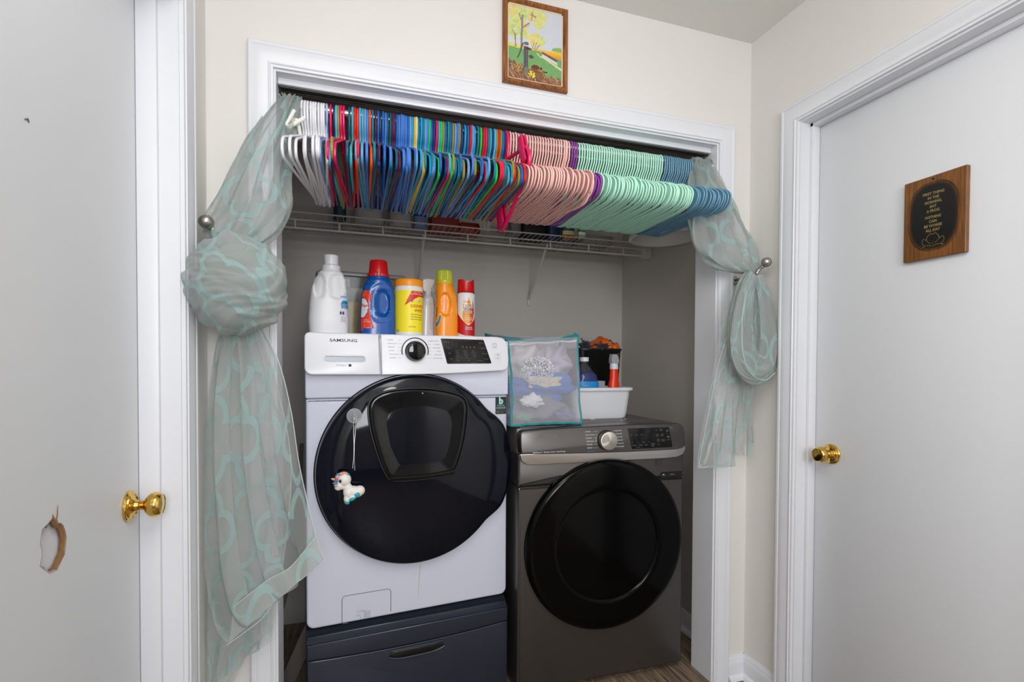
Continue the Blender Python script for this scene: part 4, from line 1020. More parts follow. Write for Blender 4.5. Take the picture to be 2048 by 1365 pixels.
for i in range(14): t.bar(-0.068, -0.048-0.003*(i % 3), -0.0004, 0.0004, cyl(0, 1.415-0.0052*i), 3)
for i in range(9): t.bar(-0.062+0.0016*i, -0.0612+0.0016*i, 0, 0.009, cyl(0, 1.320), 3)
bo('label_print', t.mb, ['inkwhite', mat('ink_rust', (0.78, 0.22, 0.08), 0.5), 'inkblack', 'inkgrey'], b, smooth=False)
# 4 trigger spray
b = bthing('spray_bottle', 'white trigger spray bottle between the wipes canister and the orange bottle', 'spray bottle')
S = [(BZ, .440, .215, .030, .024, 3), (BZ+0.01, .440, .215, .033, .026, 3), (BZ+0.12, .440, .215, .031, .025, 2.6), (BZ+0.155, .440, .215, .024, .02, 2.2), (BZ+0.175, .440, .215, .013, .013, 2), (BZ+0.187, .440, .215, .012, .012, 2)]
L4 = Loft(smoothsec(S)); bo('body', L4.body(40), mat('clear_white_plastic', (0.82, 0.81, 0.80), 0.2), b, ang=60)
mb = MB(); hp2 = [(0.422, 1.484), (0.452, 1.484), (0.452, 1.498), (0.458, 1.508), (0.476, 1.519), (0.476, 1.531), (0.440, 1.534), (0.420, 1.530), (0.416, 1.51)]; mb.slab(hp2, .205, .228, 0.002); bo('spray_head', mb, mat('offwhite_plastic', (0.86, 0.83, 0.80), 0.4), b)
mb = MB(); mb.tube([(0.457, .2165, 1.508), (0.462, .2165, 1.498), (0.462, .2165, 1.488), (0.468, .2165, 1.480)], 0.0045, 8); bo('trigger', mb, mat('offwhite_plastic', (0.86, 0.83, 0.80), 0.4), b)
t = TX()
for i in range(16): t.bar(-0.007, 0.007-0.002*(i % 3), -0.0006, 0.0006, fr(L4, 0.447, 1.44-0.0065*i), 0)
bo('label_print', t.mb, [mat('ink_faded_red', (0.72, 0.45, 0.42), 0.5)], b, smooth=False)
# 5 orange bottle
b = bthing('cleaner_bottle', 'orange plastic bottle with ribbed yellow-green cap', 'bottle')
def do(x, z):
    e = ell(x, z, 0.484, 1.428, 0.020, 0.045, 3); d = 0.011*(1-sm(0.5, 1.05, e))
    return d
S = [(BZ, .4945, .15, .039, .034, 3), (BZ+0.007, .4945, .15, .0425, .037, 3), (BZ+0.06, .4945, .15, .0435, .038, 2.8), (BZ+0.12, .495, .15, .0410, .036, 2.6), (BZ+0.165, .494, .15, .0385, .035, 2.4), (BZ+0.190, .4895, .15, .0350, .033, 2.2), (BZ+0.2, .4875, .15, .0325, .032, 2), (BZ+0.208, .4875, .15, .031, .031, 2)]
L5 = Loft(smoothsec(S), do); bo('body', L5.body(), mat('orange_hdpe', (0.97, 0.58, 0.06), 0.33, coat=0.2, subs=0.1), b, ang=60)
bo('cap', ribcap(.0295, .0285, 1.520, 1.557, .4875, .15, 26, 0.0008), mat('lime_cap', (0.72, 0.75, 0.12), 0.35), b)
mb = MB(); mb.lathe([(.0315, 1.507), (.033, 1.512), (.0325, 1.519), (.029, 1.5205)], 40, T=trans(.4875, .15, 0)); bo('cap_collar', mb, mat('lime_collar', (0.80, 0.74, 0.14), 0.35), b)
def lo_(u, v):
    d = math.hypot((u-0.10)/0.9, (v-0.70)/0.62)
    if 0.52 < d < 0.80 and v < 0.66 and u > 0.05: return (0.12, 0.50, 0.62)
    if 0.46 < d < 0.84 and v < 0.72 and u > 0.05: return (0.92, 0.80, 0.55)
    if v > 0.60 and u < 0.16: return (0.50, 0.13, 0.20)
    return None
bo('label', patch(L5, 0, 0, 1.325, 1.420, lo_, 28, 34, th0=math.radians(-165), th1=math.radians(-115), off=0.0006), 'print', b, 'blue swirl printed label')
t = TX(); t.t('Stain Remover', 0.0035, fr(L5, 0.467, 1.321), 0, wid=0.014); t.t('12 fl oz', 0.0035, fr(L5, 0.467, 1.314), 0); bo('label_print', t.mb, ['inkwhite'], b, smooth=False)
# 6 aerosol can
b = bthing('aerosol_can', 'red and white aerosol can of wood cleaner with notched red cap', 'spray can')
CX, CY, CR = .5695, .14, .0335
S = [(BZ, CX, CY, CR-.001, CR-.001, 2), (BZ+0.003, CX, CY, CR, CR, 2), (BZ+0.170, CX, CY, CR, CR, 2), (BZ+0.176, CX, CY, CR-.003, CR-.003, 2)]
L6 = Loft(S); bo('body', L6.body(56), mat('can_white', (0.90, 0.90, 0.89), 0.25), b, ang=60)
def lg_(u, v):
    U = (u-0.5)*2
    # red lower panel with a white swept edge
    top = 0.50-0.14*(1-abs(U)) + (0.05 if U > 0 else 0)
    if v < 0.03: return (0.88, 0.88, 0.88)
    if v < 0.40-0.10*math.cos(U*2.2)+0.12*abs(U) and v > 0.05+0.10*max(0, -U-0.2): return (0.75, 0.05, 0.08)
    # flame drop
    f = ell(U, v, 0.0, 0.52, 0.50, 0.19)
    if f < 1 or (abs(U-0.02) < 0.30*(1-(v-0.6)/0.34) and 0.6 < v < 0.94):
        return (0.93, 0.62, 0.12) if U < 0.12 else (0.88, 0.30, 0.10)
    if abs(U-0.42) < 0.16*(1-(v-0.55)/0.36) and 0.55 < v < 0.91: return (0.76, 0.08, 0.10)
    return (0.90, 0.90, 0.89)
bo('label', patch(L6, 0, 0, BZ+0.004, BZ+0.169, lg_, 60, 70, th0=math.radians(-170), th1=math.radians(-10), off=0.0005), 'print', b, 'printed label with a flame')
cc = lambda ox, oz, e=0.0009: (lambda x, y: (CX+(CR+e)*math.sin((ox+x)/(CR+e)), CY-(CR+e)*math.cos((ox+x)/(CR+e)), oz+y))
t = TX(); t.t('Liquid', 0.0165, cc(-0.001, 1.4225), 1, wid=0.040, bold=0.045); t.t('Gold', 0.0175, cc(-0.001, 1.403), 1, wid=0.033, bold=0.045)
t.t('Liquid', 0.0155, cc(-0.001, 1.4225, .0012), 0, wid=0.038, bold=0.012); t.t('Gold', 0.0165, cc(-0.001, 1.403, .0012), 0, wid=0.031, bold=0.012)
t.t("Scott's", 0.0075, cc(-0.006, 1.441), 2, bold=0.01); t.t('Wood Cleaner', 0.0055, cc(0.001, 1.381), 0, wid=0.034, bold=0.02); t.t('& Preservative', 0.0055, cc(0.001, 1.374), 0, wid=0.036, bold=0.02)
t.t('Natural Oils', 0.0048, cc(0.002, 1.345), 0, wid=0.028, bold=0.02); t.t('Natural Shine', 0.0048, cc(0.002, 1.3385), 0, wid=0.030, bold=0.02)
bo('label_print', t.mb, ['inkwhite', 'inkblack', 'inkred'], b, smooth=False)
mb = MB(); vs = []; fs = []; n = 48
for (k, rr_) in ((0, CR), (1, CR-.001), (2, CR-.0025), (3, CR-.0125)):
    for j in range(n):
        a = 2*PI*j/n; notch = math.exp(-((math.degrees(a)-270)/26)**2)
        top = 1.5265-0.012*notch
        z = (1.4775, 1.4795, top, top-0.006)[k]; vs.append((CX+rr_*math.cos(a), CY+rr_*math.sin(a), z))
for i in range(3):
    for j in range(n): fs.append((i*n+j, i*n+(j+1) % n, (i+1)*n+(j+1) % n, (i+1)*n+j))
fs.append(tuple(3*n+j for j in range(n))); mb.add(vs, fs); cp_ = bo('cap', mb, mat('red_cap_gloss', (0.80, 0.05, 0.06), 0.25), b)
mb = MB(); mb.lathe([(0.0045, 1.50), (0.0045, 1.519), (0.003, 1.521), (0, 1.521)], 16, T=trans(CX, CY-0.019, 0)); bo('nozzle', mb, 'whiteplast', cp_)
# 7 clear bin behind the bottles
b = thing('storage_box', 'clear plastic box with grey lid behind the detergent bottles', 'storage box', (-.1367, .1284, BZ), WA)
clear = mat('clear_plastic', (0.70, 0.70, 0.68), 0.12, alpha=0.15)
mb = MB(); out = rrect(0.055, 0.365, 0.32, 0.60, 0.03, 4); inn = rrect(0.058, 0.362, 0.323, 0.597, 0.028, 4)
def wall_loft(a, b, z0, z1, sc0=0.94):
    mb = MB(); n = len(a); cx = sum(p[0] for p in a)/n; cy = sum(p[1] for p in a)/n; vs = []
    R = [(a, z0, sc0), (a, z1, 1.0), (b, z1, 1.0), (b, z0+0.003, sc0)]
    for pl, z, k in R:
        for x, y in pl: vs.append((cx+(x-cx)*k, cy+(y-cy)*k, z))
    fs = []
    for i in range(3):
        for j in range(n): fs.append((i*n+j, i*n+(j+1) % n, (i+1)*n+(j+1) % n, (i+1)*n+j))
    fs += [tuple(range(n))[::-1], tuple(3*n+j for j in range(n))]; mb.add(vs, fs); return mb
bo('tub', wall_loft(out, inn, BZ+0.001, 1.540), clear, b)
mb = MB(); mb.slab([(0, 0)]*0 or [(0.045, 1.540), (0.375, 1.540), (0.378, 1.548), (0.365, 1.557), (0.06, 1.557), (0.042, 1.548)], .31, .61, 0.004); bo('lid', mb, mat('grey_lid', (0.45, 0.44, 0.44), 0.3), b)
mb = MB(); mb.box(0.10, 0.20, 0.34, 0.42, BZ+0.006, 1.45, bev=0.01); mb.box(0.21, 0.34, 0.36, 0.50, BZ+0.006, 1.40, bev=0.02)
c7 = thing('cleaner_refill', 'yellow liquid refill pouch inside the clear box', 'pouch', (-.1367, .1284, BZ), WA); bo('pouch', mb, mat('yellow_refill', (0.72, 0.62, 0.26), 0.4, var=0.2, scale=30), c7)
mb = MB(); mb.box(0.105, 0.165, 0.336, 0.343, 1.50, 1.535, bev=0.003); mb.box(0.10, 0.16, 0.337, 0.343, 1.455, 1.495, bev=0.003)
c8 = thing('paper_packet', 'crumpled white packet inside the clear box', 'packet', (-.1367, .1284, BZ), WA); bo('packet', mb, mat('pale_packet', (0.70, 0.69, 0.66), 0.5, var=0.1), c8)
# ------------------------------------------------------------------ sheer curtains
def interp(rows, t):
    k = len(rows)-1; f = t*k; i = min(int(f), k-1); u = f-i
    p0 = Vector(rows[max(i-1, 0)]); p1 = Vector(rows[i]); p2 = Vector(rows[i+1]); p3 = Vector(rows[min(i+2, k)])
    return 0.5*((2*p1)+(-p0+p2)*u+(2*p0-5*p1+4*p2-p3)*u*u+(-p0+3*p1-3*p2+p3)*u**3)
def cloth_tube(Lr, Rr, depth, pleat=0.006, npl=9, nu=120, nv=60, ph=0.0, twist=0.0, hem=None, u0=0.0, cloth_w=1.1, gather=None):
    # closed gathered tube: left and right edge polylines, front-back depth, running pleats
    mb = MB()
    def fn(u, v):
        a, b = interp(Lr, v), interp(Rr, v); mid = (a+b)/2; half = (b-a)/2; hw = half.length
        th = 2*PI*u+twist*v
        d = depth(v) if callable(depth) else depth
        k = 1+0.15*math.sin(npl*th+ph+1.7*math.sin(3*v*PI+u*5))*min(1, 0.03/max(hw, 0.01)+0.35)
        p = mid+half*math.cos(th)*k
        p.y += d*math.sin(th)*k+pleat*math.sin(npl*1.7*th+2.2*v*PI+ph)
        p.x += 0.25*pleat*math.sin(npl*th*2.3+4*v)
        if hem: p.z += hem(math.cos(th), math.sin(th))*max(0, v-0.8)/0.2
        return p
    length = sum((Vector(Lr[i+1])-Vector(Lr[i])).length for i in range(len(Lr)-1))
    mb.grid(fn, nu, nv, uvfn=lambda u, v: (u0+u*cloth_w, v*length))
    return mb
def cloth_sheet(Lr, Rr, amp=0.012, n=4, nu=80, nv=70, ph=0.0, bow=0.03, uvo=0.0, sharp=1.0, w=0.55, wob=0.004, ax=0.35):
    mb = MB()
    length = sum((Vector(Lr[i+1])-Vector(Lr[i])).length for i in range(len(Lr)-1))
    def fn(u, v):
        a, b = interp(Lr, v), interp(Rr, v); p = a.lerp(b, u)
        s = math.sin(2*PI*(n*u+0.25*math.sin(v*3+ph))+ph)
        s = math.copysign(abs(s)**sharp, s)
        p.y += amp*s*(0.6+0.4*v)-bow*math.sin(PI*u)+wob*math.sin(9*v+13*u+ph)
        p.x += ax*amp*math.sin(2*(2*PI*(n*u+0.25*math.sin(v*3+ph))+ph)+1.2)*min(1, 4*u, 4*(1-u))
        return p
    mb.grid(fn, nu, nv, uvfn=lambda u, v: (uvo+u*w*(0.6+0.4*v), v*length)); return mb
def knot(center, rx, ry, rz, seed, nu=150, nv=110, bands=4, tilt=0.2, amp=0.05):
    # cloth wound round itself: broad overlapping wraps with sharp leading edges
    mb = MB(); rr = random.Random(seed)
    W = [(Vector((rr.uniform(-.6, .6)+tilt, rr.uniform(-.5, .1), rr.uniform(.5, 1))).normalized(), rr.uniform(1.6, 2.6), rr.uniform(0, 1), rr.uniform(.5, 1)) for k in range(bands)]
    def fn(u, v):
        th = 2*PI*u; ph = PI*(v-.5)*0.999
        n = Vector((math.cos(ph)*math.cos(th), math.cos(ph)*math.sin(th), math.sin(ph))); r = 1.0
        for d, f, o, g in W:
            q = f*(n.dot(d)+.18*math.sin(2.5*n.x+3*n.z))+o; s = q-math.floor(q)
            saw = s/.90 if s < .90 else (1-s)/.10
            r += amp*g*(saw-.5)
        r += .006*math.sin(13*n.dot(W[0][0])+5*n.x+3*n.z)+.003*math.sin(23*n.dot(W[1][0])+4*n.x)
        return Vector(center)+Vector((n.x*rx*r, n.y*ry*r, n.z*rz*r))
    mb.grid(fn, nu, nv, uvfn=lambda u, v: (u*0.80+v*0.30, v*0.45+0.12*math.sin(6*u))); return mb
def ridges(Lp, r=0.0022, m=0):
    mb = MB()
    for pts in Lp: mb.tube(pts, r, 5, m=m)
    return mb
cl = thing('sheer_curtain', 'left sheer aqua lattice curtain, knotted on a holdback and falling to the floor', 'curtain', (0, 0, 0), 0, 'sheer lattice curtains')
SL = [(-.190, .050, 1.984), (-.222, -.010, 1.900), (-.262, -.045, 1.81), (-.294, -.060, 1.729), (-.322, -.07, 1.651), (-.348, -.08, 1.593), (-.357, -.095, 1.553), (-.345, -.105, 1.52), (-.30, -.13, 1.47)]
SR = [(-.142, .045, 1.984), (-.141, -.020, 1.895), (-.153, -.05, 1.793), (-.163, -.06, 1.712), (-.157, -.075, 1.656), (-.164, -.085, 1.598), (-.190, -.095, 1.546), (-.236, -.11, 1.50), (-.262, -.13, 1.46)]
mb = cloth_tube(SL, SR, lambda v: 0.012+0.040*math.sin(PI*min(1, v*1.05))**0.8, pleat=0.0065, npl=7, twist=0.8, cloth_w=0.62)
obj('swag', mb, 'sheer', cl, ang=80)
# gathered heading wrapped round the rod
def heading(x0, x1, seed, zoff=0.0):
    rr = random.Random(seed); ph = [rr.uniform(0, 6) for _ in range(4)]
    mb = MB()
    def fn(u, v):
        x = x0+(x1-x0)*v+0.003*math.sin(9*u*PI+ph[0])
        th = 2*PI*u; r = 0.0235+0.0055*math.sin(2*PI*v*5+ph[1]+1.5*math.sin(th))+0.003*math.sin(5*th+ph[2]+8*v)
        if math.cos(th-0.9) > 0.6: r += 0.004*math.sin(v*20+ph[3])
        return (x, RY+r*math.cos(th), RZ+r*math.sin(th)+zoff)
    mb.grid(fn, 56, 46, uvfn=lambda u, v: (u*0.2, v*0.5)); return mb
obj('heading', heading(-.193, -.137, 2), 'sheer', cl, 'ruffled heading gathered on the rod', ang=80)
KC = (-0.264, -0.185, 1.393)
obj('knot', knot(KC, 0.113, 0.110, 0.124, 12, tilt=0.1, amp=0.048), 'sheer', cl, 'large bunched knot', ang=80)
obj('knot_core', knot((KC[0], KC[1], KC[2]), 0.092, 0.085, 0.102, 5, 90, 60, tilt=0.8, amp=0.10), 'sheer', cl, ang=80)
TL = [(-.318, -.115, 1.312), (-.335, -.120, 1.211), (-.350, -.115, 1.085), (-.357, -.105, .944), (-.361, -.1, .801), (-.362, -.1, .659), (-.340, -.1, .52), (-.305, -.12, .479)]
TR = [(-.228, -.13, 1.315), (-.180, -.14, 1.212), (-.150, -.14, 1.082), (-.130, -.14, .937), (-.100, -.14, .788), (-.078, -.14, .705), (-.072, -.14, .69), (-.070, -.14, .681)]
obj('tail', cloth_sheet(TL, TR, amp=0.010, n=3, nu=220, nv=90, ph=0.6, bow=0.015, w=0.78, ax=0.9), 'sheer', cl, ang=80)
# inner layer of the tail, lower hem band and the corner that hangs to the floor
TL2 = [(-.312, -.09, 1.30), (-.345, -.08, 1.15), (-.360, -.07, .95), (-.364, -.065, .75), (-.365, -.06, .55), (-.366, -.06, .33)]
TR2 = [(-.235, -.10, 1.30), (-.19, -.10, 1.15), (-.155, -.10, .95), (-.165, -.10, .75), (-.200, -.08, .50), (-.205, -.08, .452)]
obj('back_panel', cloth_sheet(TL2, TR2, amp=0.008, n=2, nu=140, nv=70, ph=2.0, bow=-0.004, uvo=0.3, w=0.5, ax=0.8), 'sheer', cl, ang=80)
TL3 = [(-.366, -.055, .60), (-.367, -.055, .50), (-.368, -.055, .40), (-.368, -.055, .22)]
TR3 = [(-.22, -.07, .56), (-.225, -.07, .47), (-.27, -.065, .41), (-.355, -.06, .24)]
obj('floor_corner', cloth_sheet(TL3, TR3, amp=0.006, n=1.5, nu=40, nv=40, ph=1.0, bow=0.006, uvo=0.7, w=0.3), 'sheer', cl, ang=80)
def band(P, Q, w0, y_off=-0.004, n=30, amp=0.003):
    mb = MB()
    def fn(u, v):
        a = interp(P, u); b = interp(Q, u); p = a.lerp(b, v); p.y += y_off-0.016*math.sin(PI*u)+amp*math.sin(20*u); return p
    mb.grid(fn, n*2, 4, uvfn=lambda u, v: (u*0.3, v*0.05)); return mb
obj('hem_band', band([(-.290, -.118, .575), (-.21, -.13, .64), (-.15, -.14, .675), (-.092, -.145, .745)], [(-.300, -.12, .482), (-.20, -.13, .575), (-.14, -.14, .625), (-.071, -.145, .684)], 0), 'sheerhem', cl, 'doubled hem band', ang=80)
eg = MB()
for P in (TR, [(x, y-.012, z) for x, y, z in ((-.290, -.118, .575), (-.21, -.135, .64), (-.15, -.145, .675), (-.092, -.15, .745))], [(x, y-.008, z) for x, y, z in ((-.305, -.12, .479), (-.264, -.125, .507), (-.215, -.13, .546), (-.179, -.135, .605), (-.129, -.14, .632), (-.07, -.14, .681))], TR2):
    eg.tube([interp(P, i/30) for i in range(31)], 0.0011, 5)
obj('stitched_edge', eg, mat('edge_thread', (0.80, 0.83, 0.82), 0.8), cl)

cr = thing('sheer_curtain', 'right sheer aqua lattice curtain, looped over a holdback and ending above the dryer door', 'curtain', (0, 0, 0), 0, 'sheer lattice curtains')
SL = [(1.224, .050, 1.978), (1.192, .005, 1.905), (1.160, -.035, 1.80), (1.155, -.05, 1.704), (1.168, -.06, 1.628), (1.215, -.075, 1.567), (1.285, -.09, 1.540), (1.345, -.10, 1.536)]
SR = [(1.292, .045, 1.978), (1.288, .0, 1.916), (1.313, -.04, 1.822), (1.355, -.055, 1.742), (1.390, -.065, 1.669), (1.402, -.08, 1.613), (1.402, -.09, 1.562), (1.394, -.10, 1.540)]
obj('swag', cloth_tube(SL, SR, lambda v: 0.012+0.036*math.sin(PI*min(1, v*1.05))**0.8, pleat=0.0060, npl=7, twist=-0.6, ph=1.3, cloth_w=0.62, u0=0.2), 'sheer', cr, ang=80)
obj('heading', heading(1.219, 1.286, 9, 0.002), 'sheer', cr, 'ruffled heading gathered on the rod', ang=80)
# U-shaped loop of cloth under the holdback
def loop_tube(path, rad, npl=6, nu=60, nv=90, flatten=0.6, seed=0, uvo=0.0):
    mb = MB(); P = [Vector(p) for p in path]
    def fn(u, v):
        p = interp(P, v); q = interp(P, min(1, v+0.01)); t = (q-interp(P, max(0, v-0.01))).normalized()
        side = Vector((0, 1, 0)); nrm = t.cross(side).normalized(); R = rad(v); th = 2*PI*u
        k = 1+0.16*math.sin(npl*th+5*v+seed)+0.06*math.sin(2.7*npl*th+seed)
        return p+nrm*R*math.cos(th)*k+side*R*flatten*math.sin(th)*k
    L_ = sum((P[i+1]-P[i]).length for i in range(len(P)-1))
    mb.grid(fn, nu, nv, uvfn=lambda u, v: (uvo+u*0.42, v*L_)); return mb
lp1 = [(1.362, -.115, 1.530), (1.320, -.13, 1.47), (1.296, -.135, 1.37), (1.296, -.14, 1.27), (1.322, -.145, 1.205), (1.366, -.145, 1.195), (1.400, -.14, 1.235), (1.412, -.13, 1.33), (1.405, -.12, 1.44), (1.385, -.11, 1.528)]
obj('loop', loop_tube(lp1, lambda v: 0.020+0.028*math.sin(PI*v)**0.6, npl=5, seed=1.0), 'sheer', cr, 'long hanging loop of cloth', ang=80)
lp2 = [(1.372, -.110, 1.528), (1.345, -.10, 1.46), (1.335, -.10, 1.36), (1.340, -.105, 1.27), (1.366, -.11, 1.245), (1.388, -.11, 1.29), (1.398, -.11, 1.40), (1.390, -.10, 1.525)]
obj('inner_loop', loop_tube(lp2, lambda v: 0.016+0.026*math.sin(PI*v)**0.6, npl=4, seed=3.0, uvo=.3), 'sheer', cr, ang=80)
lp3 = [(1.350, -.13, 1.530), (1.290, -.15, 1.44), (1.268, -.155, 1.33), (1.272, -.155, 1.25), (1.300, -.158, 1.195), (1.350, -.16, 1.178), (1.398, -.155, 1.20)]
obj('outer_fold', loop_tube(lp3, lambda v: 0.012+0.016*math.sin(PI*v)**0.6, npl=4, seed=5.0, uvo=.5, flatten=.5), 'sheer', cr, ang=80)
TL = [(1.262, -.10, 1.404), (1.243, -.09, 1.279), (1.220, -.08, 1.136), (1.190, -.08, .977), (1.166, -.08, .842)]
TR = [(1.390, -.10, 1.36), (1.355, -.09, 1.26), (1.348, -.08, 1.13), (1.337, -.08, .97), (1.331, -.08, .840)]
obj('tail', cloth_sheet(TL, TR, amp=0.008, n=2, nu=140, nv=70, ph=0.2, bow=0.018, w=0.46, ax=0.8), 'sheer', cr, ang=80)
TL = [(1.34, -.07, 1.33), (1.345, -.07, 1.20), (1.345, -.06, 1.05), (1.335, -.06, .880)]
TR = [(1.40, -.07, 1.33), (1.412, -.07, 1.20), (1.420, -.06, 1.03), (1.425, -.06, .868)]
obj('middle_panel', cloth_sheet(TL, TR, amp=0.008, n=1.5, nu=40, nv=50, ph=1.2, bow=0.006, uvo=0.4, w=0.22), 'sheer', cr, ang=80)
TL = [(1.38, -.055, 1.33), (1.395, -.05, 1.20), (1.405, -.045, 1.05), (1.425, -.045, .912)]
TR = [(1.405, -.055, 1.33), (1.425, -.05, 1.20), (1.440, -.045, 1.03), (1.447, -.045, .918)]
obj('back_panel', cloth_sheet(TL, TR, amp=0.005, n=1, nu=24, nv=50, ph=2.2, bow=0.0, uvo=0.8, w=0.12), 'sheer', cr, ang=80)
obj('hem_band', band([(1.228, -.085, 1.10), (1.21, -.085, 1.02), (1.192, -.085, .94), (1.176, -.085, .868)], [(1.262, -.085, 1.10), (1.236, -.085, 1.02), (1.208, -.085, .94), (1.180, -.085, .85)], 0, -0.012), 'sheerhem', cr, 'folded side hem', ang=80)
eg = MB()
for P in ([(1.262, -.115, 1.32), (1.236, -.10, 1.22), (1.214, -.094, 1.10), (1.188, -.09, .97), (1.166, -.085, .842)], [(1.28, -.18, 1.46), (1.262, -.18, 1.36), (1.262, -.185, 1.25), (1.29, -.19, 1.18), (1.35, -.19, 1.155), (1.41, -.175, 1.18)], [(1.166, -.082, .842), (1.24, -.095, .848), (1.331, -.085, .840)]):
    eg.tube([interp(P, i/30) for i in range(31)], 0.0011, 5)
obj('stitched_edge', eg, mat('edge_thread2', (0.78, 0.82, 0.81), 0.8), cr)
# holdbacks
def holdback(label, base, tip, mid):
    t = thing('curtain_holdback', label, 'holdback', (0, 0, 0), 0, 'curtain holdbacks')
    mb = MB(); P = [base, mid, (tip[0]-(tip[0]-mid[0])*.4, tip[1]-(tip[1]-mid[1])*.4, tip[2]-0.012), tip]
    mb.tube([interp(P, i/16) for i in range(17)], 0.0055, 12); obj('arm', mb, 'nickel', t)
    mb = MB(); d = (Vector(tip)-interp(P, .85)).normalized(); T = Matrix.Translation(tip) @ d.to_track_quat('Z', 'Y').to_matrix().to_4x4()
    mb.lathe([(0.0065, -0.006), (0.008, -0.003), (0.0065, 0.0), (0.011, 0.003), (0.0165, 0.010), (0.0178, 0.018), (0.0155, 0.027), (0.009, 0.033), (0, 0.035)], 32, T=T); obj('finial', mb, 'nickel', t)
    mb = MB(); mb.lathe([(0.017, 0), (0.017, 0.003), (0.012, 0.006), (0.0055, 0.008)], 24, T=Matrix.Translation(base) @ Matrix.Rotation(PI/2, 4, 'X')); obj('wall_plate', mb, 'nickel', t)
holdback('nickel ball holdback in the left corner pinning the left curtain', (-.300, -0.019, 1.505), (-.334, -.125, 1.543), (-.310, -.10, 1.515))
holdback('nickel ball holdback beside the right casing pinning the right curtain', (1.385, -0.001, 1.528), (1.398, -.125, 1.560), (1.382, -.10, 1.530))

# ------------------------------------------------------------------ mesh laundry bag on the dryer
def quadsurf(A, B, C_, D_, bulge, seed=0, wr=0.003):   # A bl, B br, C tr, D tl
    A, B, C_, D_ = map(Vector, (A, B, C_, D_)); n = (B-A).cross(D_-A).normalized()
    def fn(u, v):
        p = A.lerp(B, u).lerp(D_.lerp(C_, u), v)
        return p+n*(bulge*math.sin(PI*u)**.8*math.sin(PI*v)**.8+wr*math.sin(11*u+7*v+seed)*math.sin(PI*u)*math.sin(PI*v))
    return fn
bag = thing('mesh_laundry_bag', 'white mesh laundry bag with teal piping, stuffed with laundry, on the dryer', 'laundry bag')
FBL, FBR, FTR, FTL = (.548, .150, .984), (.832, .165, .984), (.858, .255, 1.322), (.564, .255, 1.300)
BBL, BBR, BTR, BTL = (.556, .42, .984), (.84, .42, .984), (.86, .44, 1.320), (.560, .56, 1.338)
W_, H_, D__ = .29, .34, .28
for nm, q, bl, wh in (('front_panel', (FBL, FBR, FTR, FTL), .022, (W_, H_)), ('left_panel', (BBL, FBL, FTL, BTL), .008, (D__, H_)), ('right_panel', (FBR, BBR, BTR, FTR), .004, (D__, H_)), ('back_panel', (BBR, BBL, BTL, BTR), .004, (W_, H_)), ('top_panel', (FTL, FTR, BTR, BTL), -.02, (W_, D__)), ('bottom_panel', (BBL, BBR, FBR, FBL), .0, (W_, D__))):
    f = quadsurf(*q, bl); mb = MB(); mb.grid(f, 24, 26, uvfn=lambda u, v, wh=wh: (u*wh[0], v*wh[1])); obj(nm, mb, 'net', bag, ang=80)
teal = mat('teal_piping', (0.05, 0.52, 0.55), 0.5)
mb = MB()
def edge(A, B, sag, n=18, ax=(0, -1, 0)):
    A, B = Vector(A), Vector(B); d = Vector(ax)
    return [A.lerp(B, i/n)+d*sag*math.sin(PI*i/n)+Vector((0.0015*math.sin(i*1.1), 0, 0.0012*math.cos(i*1.7))) for i in range(n+1)]
for A, B, sg, ax in ((FBL, FBR, .004, (0, 0, 1)), (FBR, FTR, .008, (-1, 0, 0)), (FTR, FTL, .010, (0, 0, -1)), (FTL, FBL, .008, (1, -.3, 0)), (FTL, BTL, .012, (0, 0, -1)), (FTR, BTR, .01, (0, 0, -1)), (BTL, BTR, .01, (0, 0, -1)), (BTL, BBL, .004, (0, 0, 0)), (FBL, BBL, 0, ax if False else (0, 0, 0)), (FBR, BBR, 0, (0, 0, 0)), (BTR, BBR, 0, (0, 0, 0)), (BBL, BBR, 0, (0, 0, 0))):
    mb.tube(edge(A, B, sg, ax=ax), 0.0032, 8, flat=1.3)
obj('piping', mb, teal, bag, 'teal fabric piping')
mb = MB()
for (P, d) in ((FTL, (-.008, 0, .006)), (FTR, (-.015, 0, .008)), (BTL, (-.004, 0, .004))):
    P = Vector(P); mb.tube([P, P+Vector(d)*1.0, P+Vector(d)*1.6+Vector((0.004, 0, -0.004))], [0.004, 0.0035, 0.002], 8)
mb.tube([Vector(FTR)+Vector((-.075, 0, -.012)), Vector(FTR)+Vector((-.04, -.004, -.002)), Vector(FTR)+Vector((-.004, -.002, .004))], 0.003, 8)
obj('corner_tab', mb, teal, bag)
mb = MB(); mb.tube([Vector(FTL).lerp(Vector(FTR), i/20)+Vector((0.004, -.006, -.020+.002*math.sin(i))) for i in range(20)], 0.0018, 5, flat=2); obj('zip_seam', mb, mat('zip_white', (0.85, 0.85, 0.86), 0.5), bag)
def blob(name, label, cat, c, r, color, seed, amp=0.22, rough=0.85, f=1.0, group=None, nu=44, nv=30, var=0.06, flatz=None):
    rr = random.Random(seed); ks = [(Vector((rr.uniform(-1, 1), rr.uniform(-1, 1), rr.uniform(-1, 1)))*rr.uniform(2, 5)*f, rr.uniform(0, 6)) for _ in range(7)]
    mb = MB()
    def fn(u, v):
        th = 2*PI*u; ph = PI*(v-.5); n = Vector((math.cos(ph)*math.cos(th), math.cos(ph)*math.sin(th), math.sin(ph))); k = 1.0
        for d, o in ks: k += amp*0.3*(1-2*abs(math.sin(n.dot(d)+o)))
        p = Vector((n.x*r[0]*k, n.y*r[1]*k, n.z*r[2]*k))
        if flatz is not None: p.z = max(p.z, flatz)
        return p
    mb.grid(fn, nu, nv); o = obj(name, mb, mat(name+'_cloth%d' % seed, color, rough, var=var, scale=40, bump=0.3, bscale=300) if not isinstance(color, str) else color, None, ang=80); o.location = c
    return tag(o, label, cat, group)
LG = 'laundry in the mesh bag'
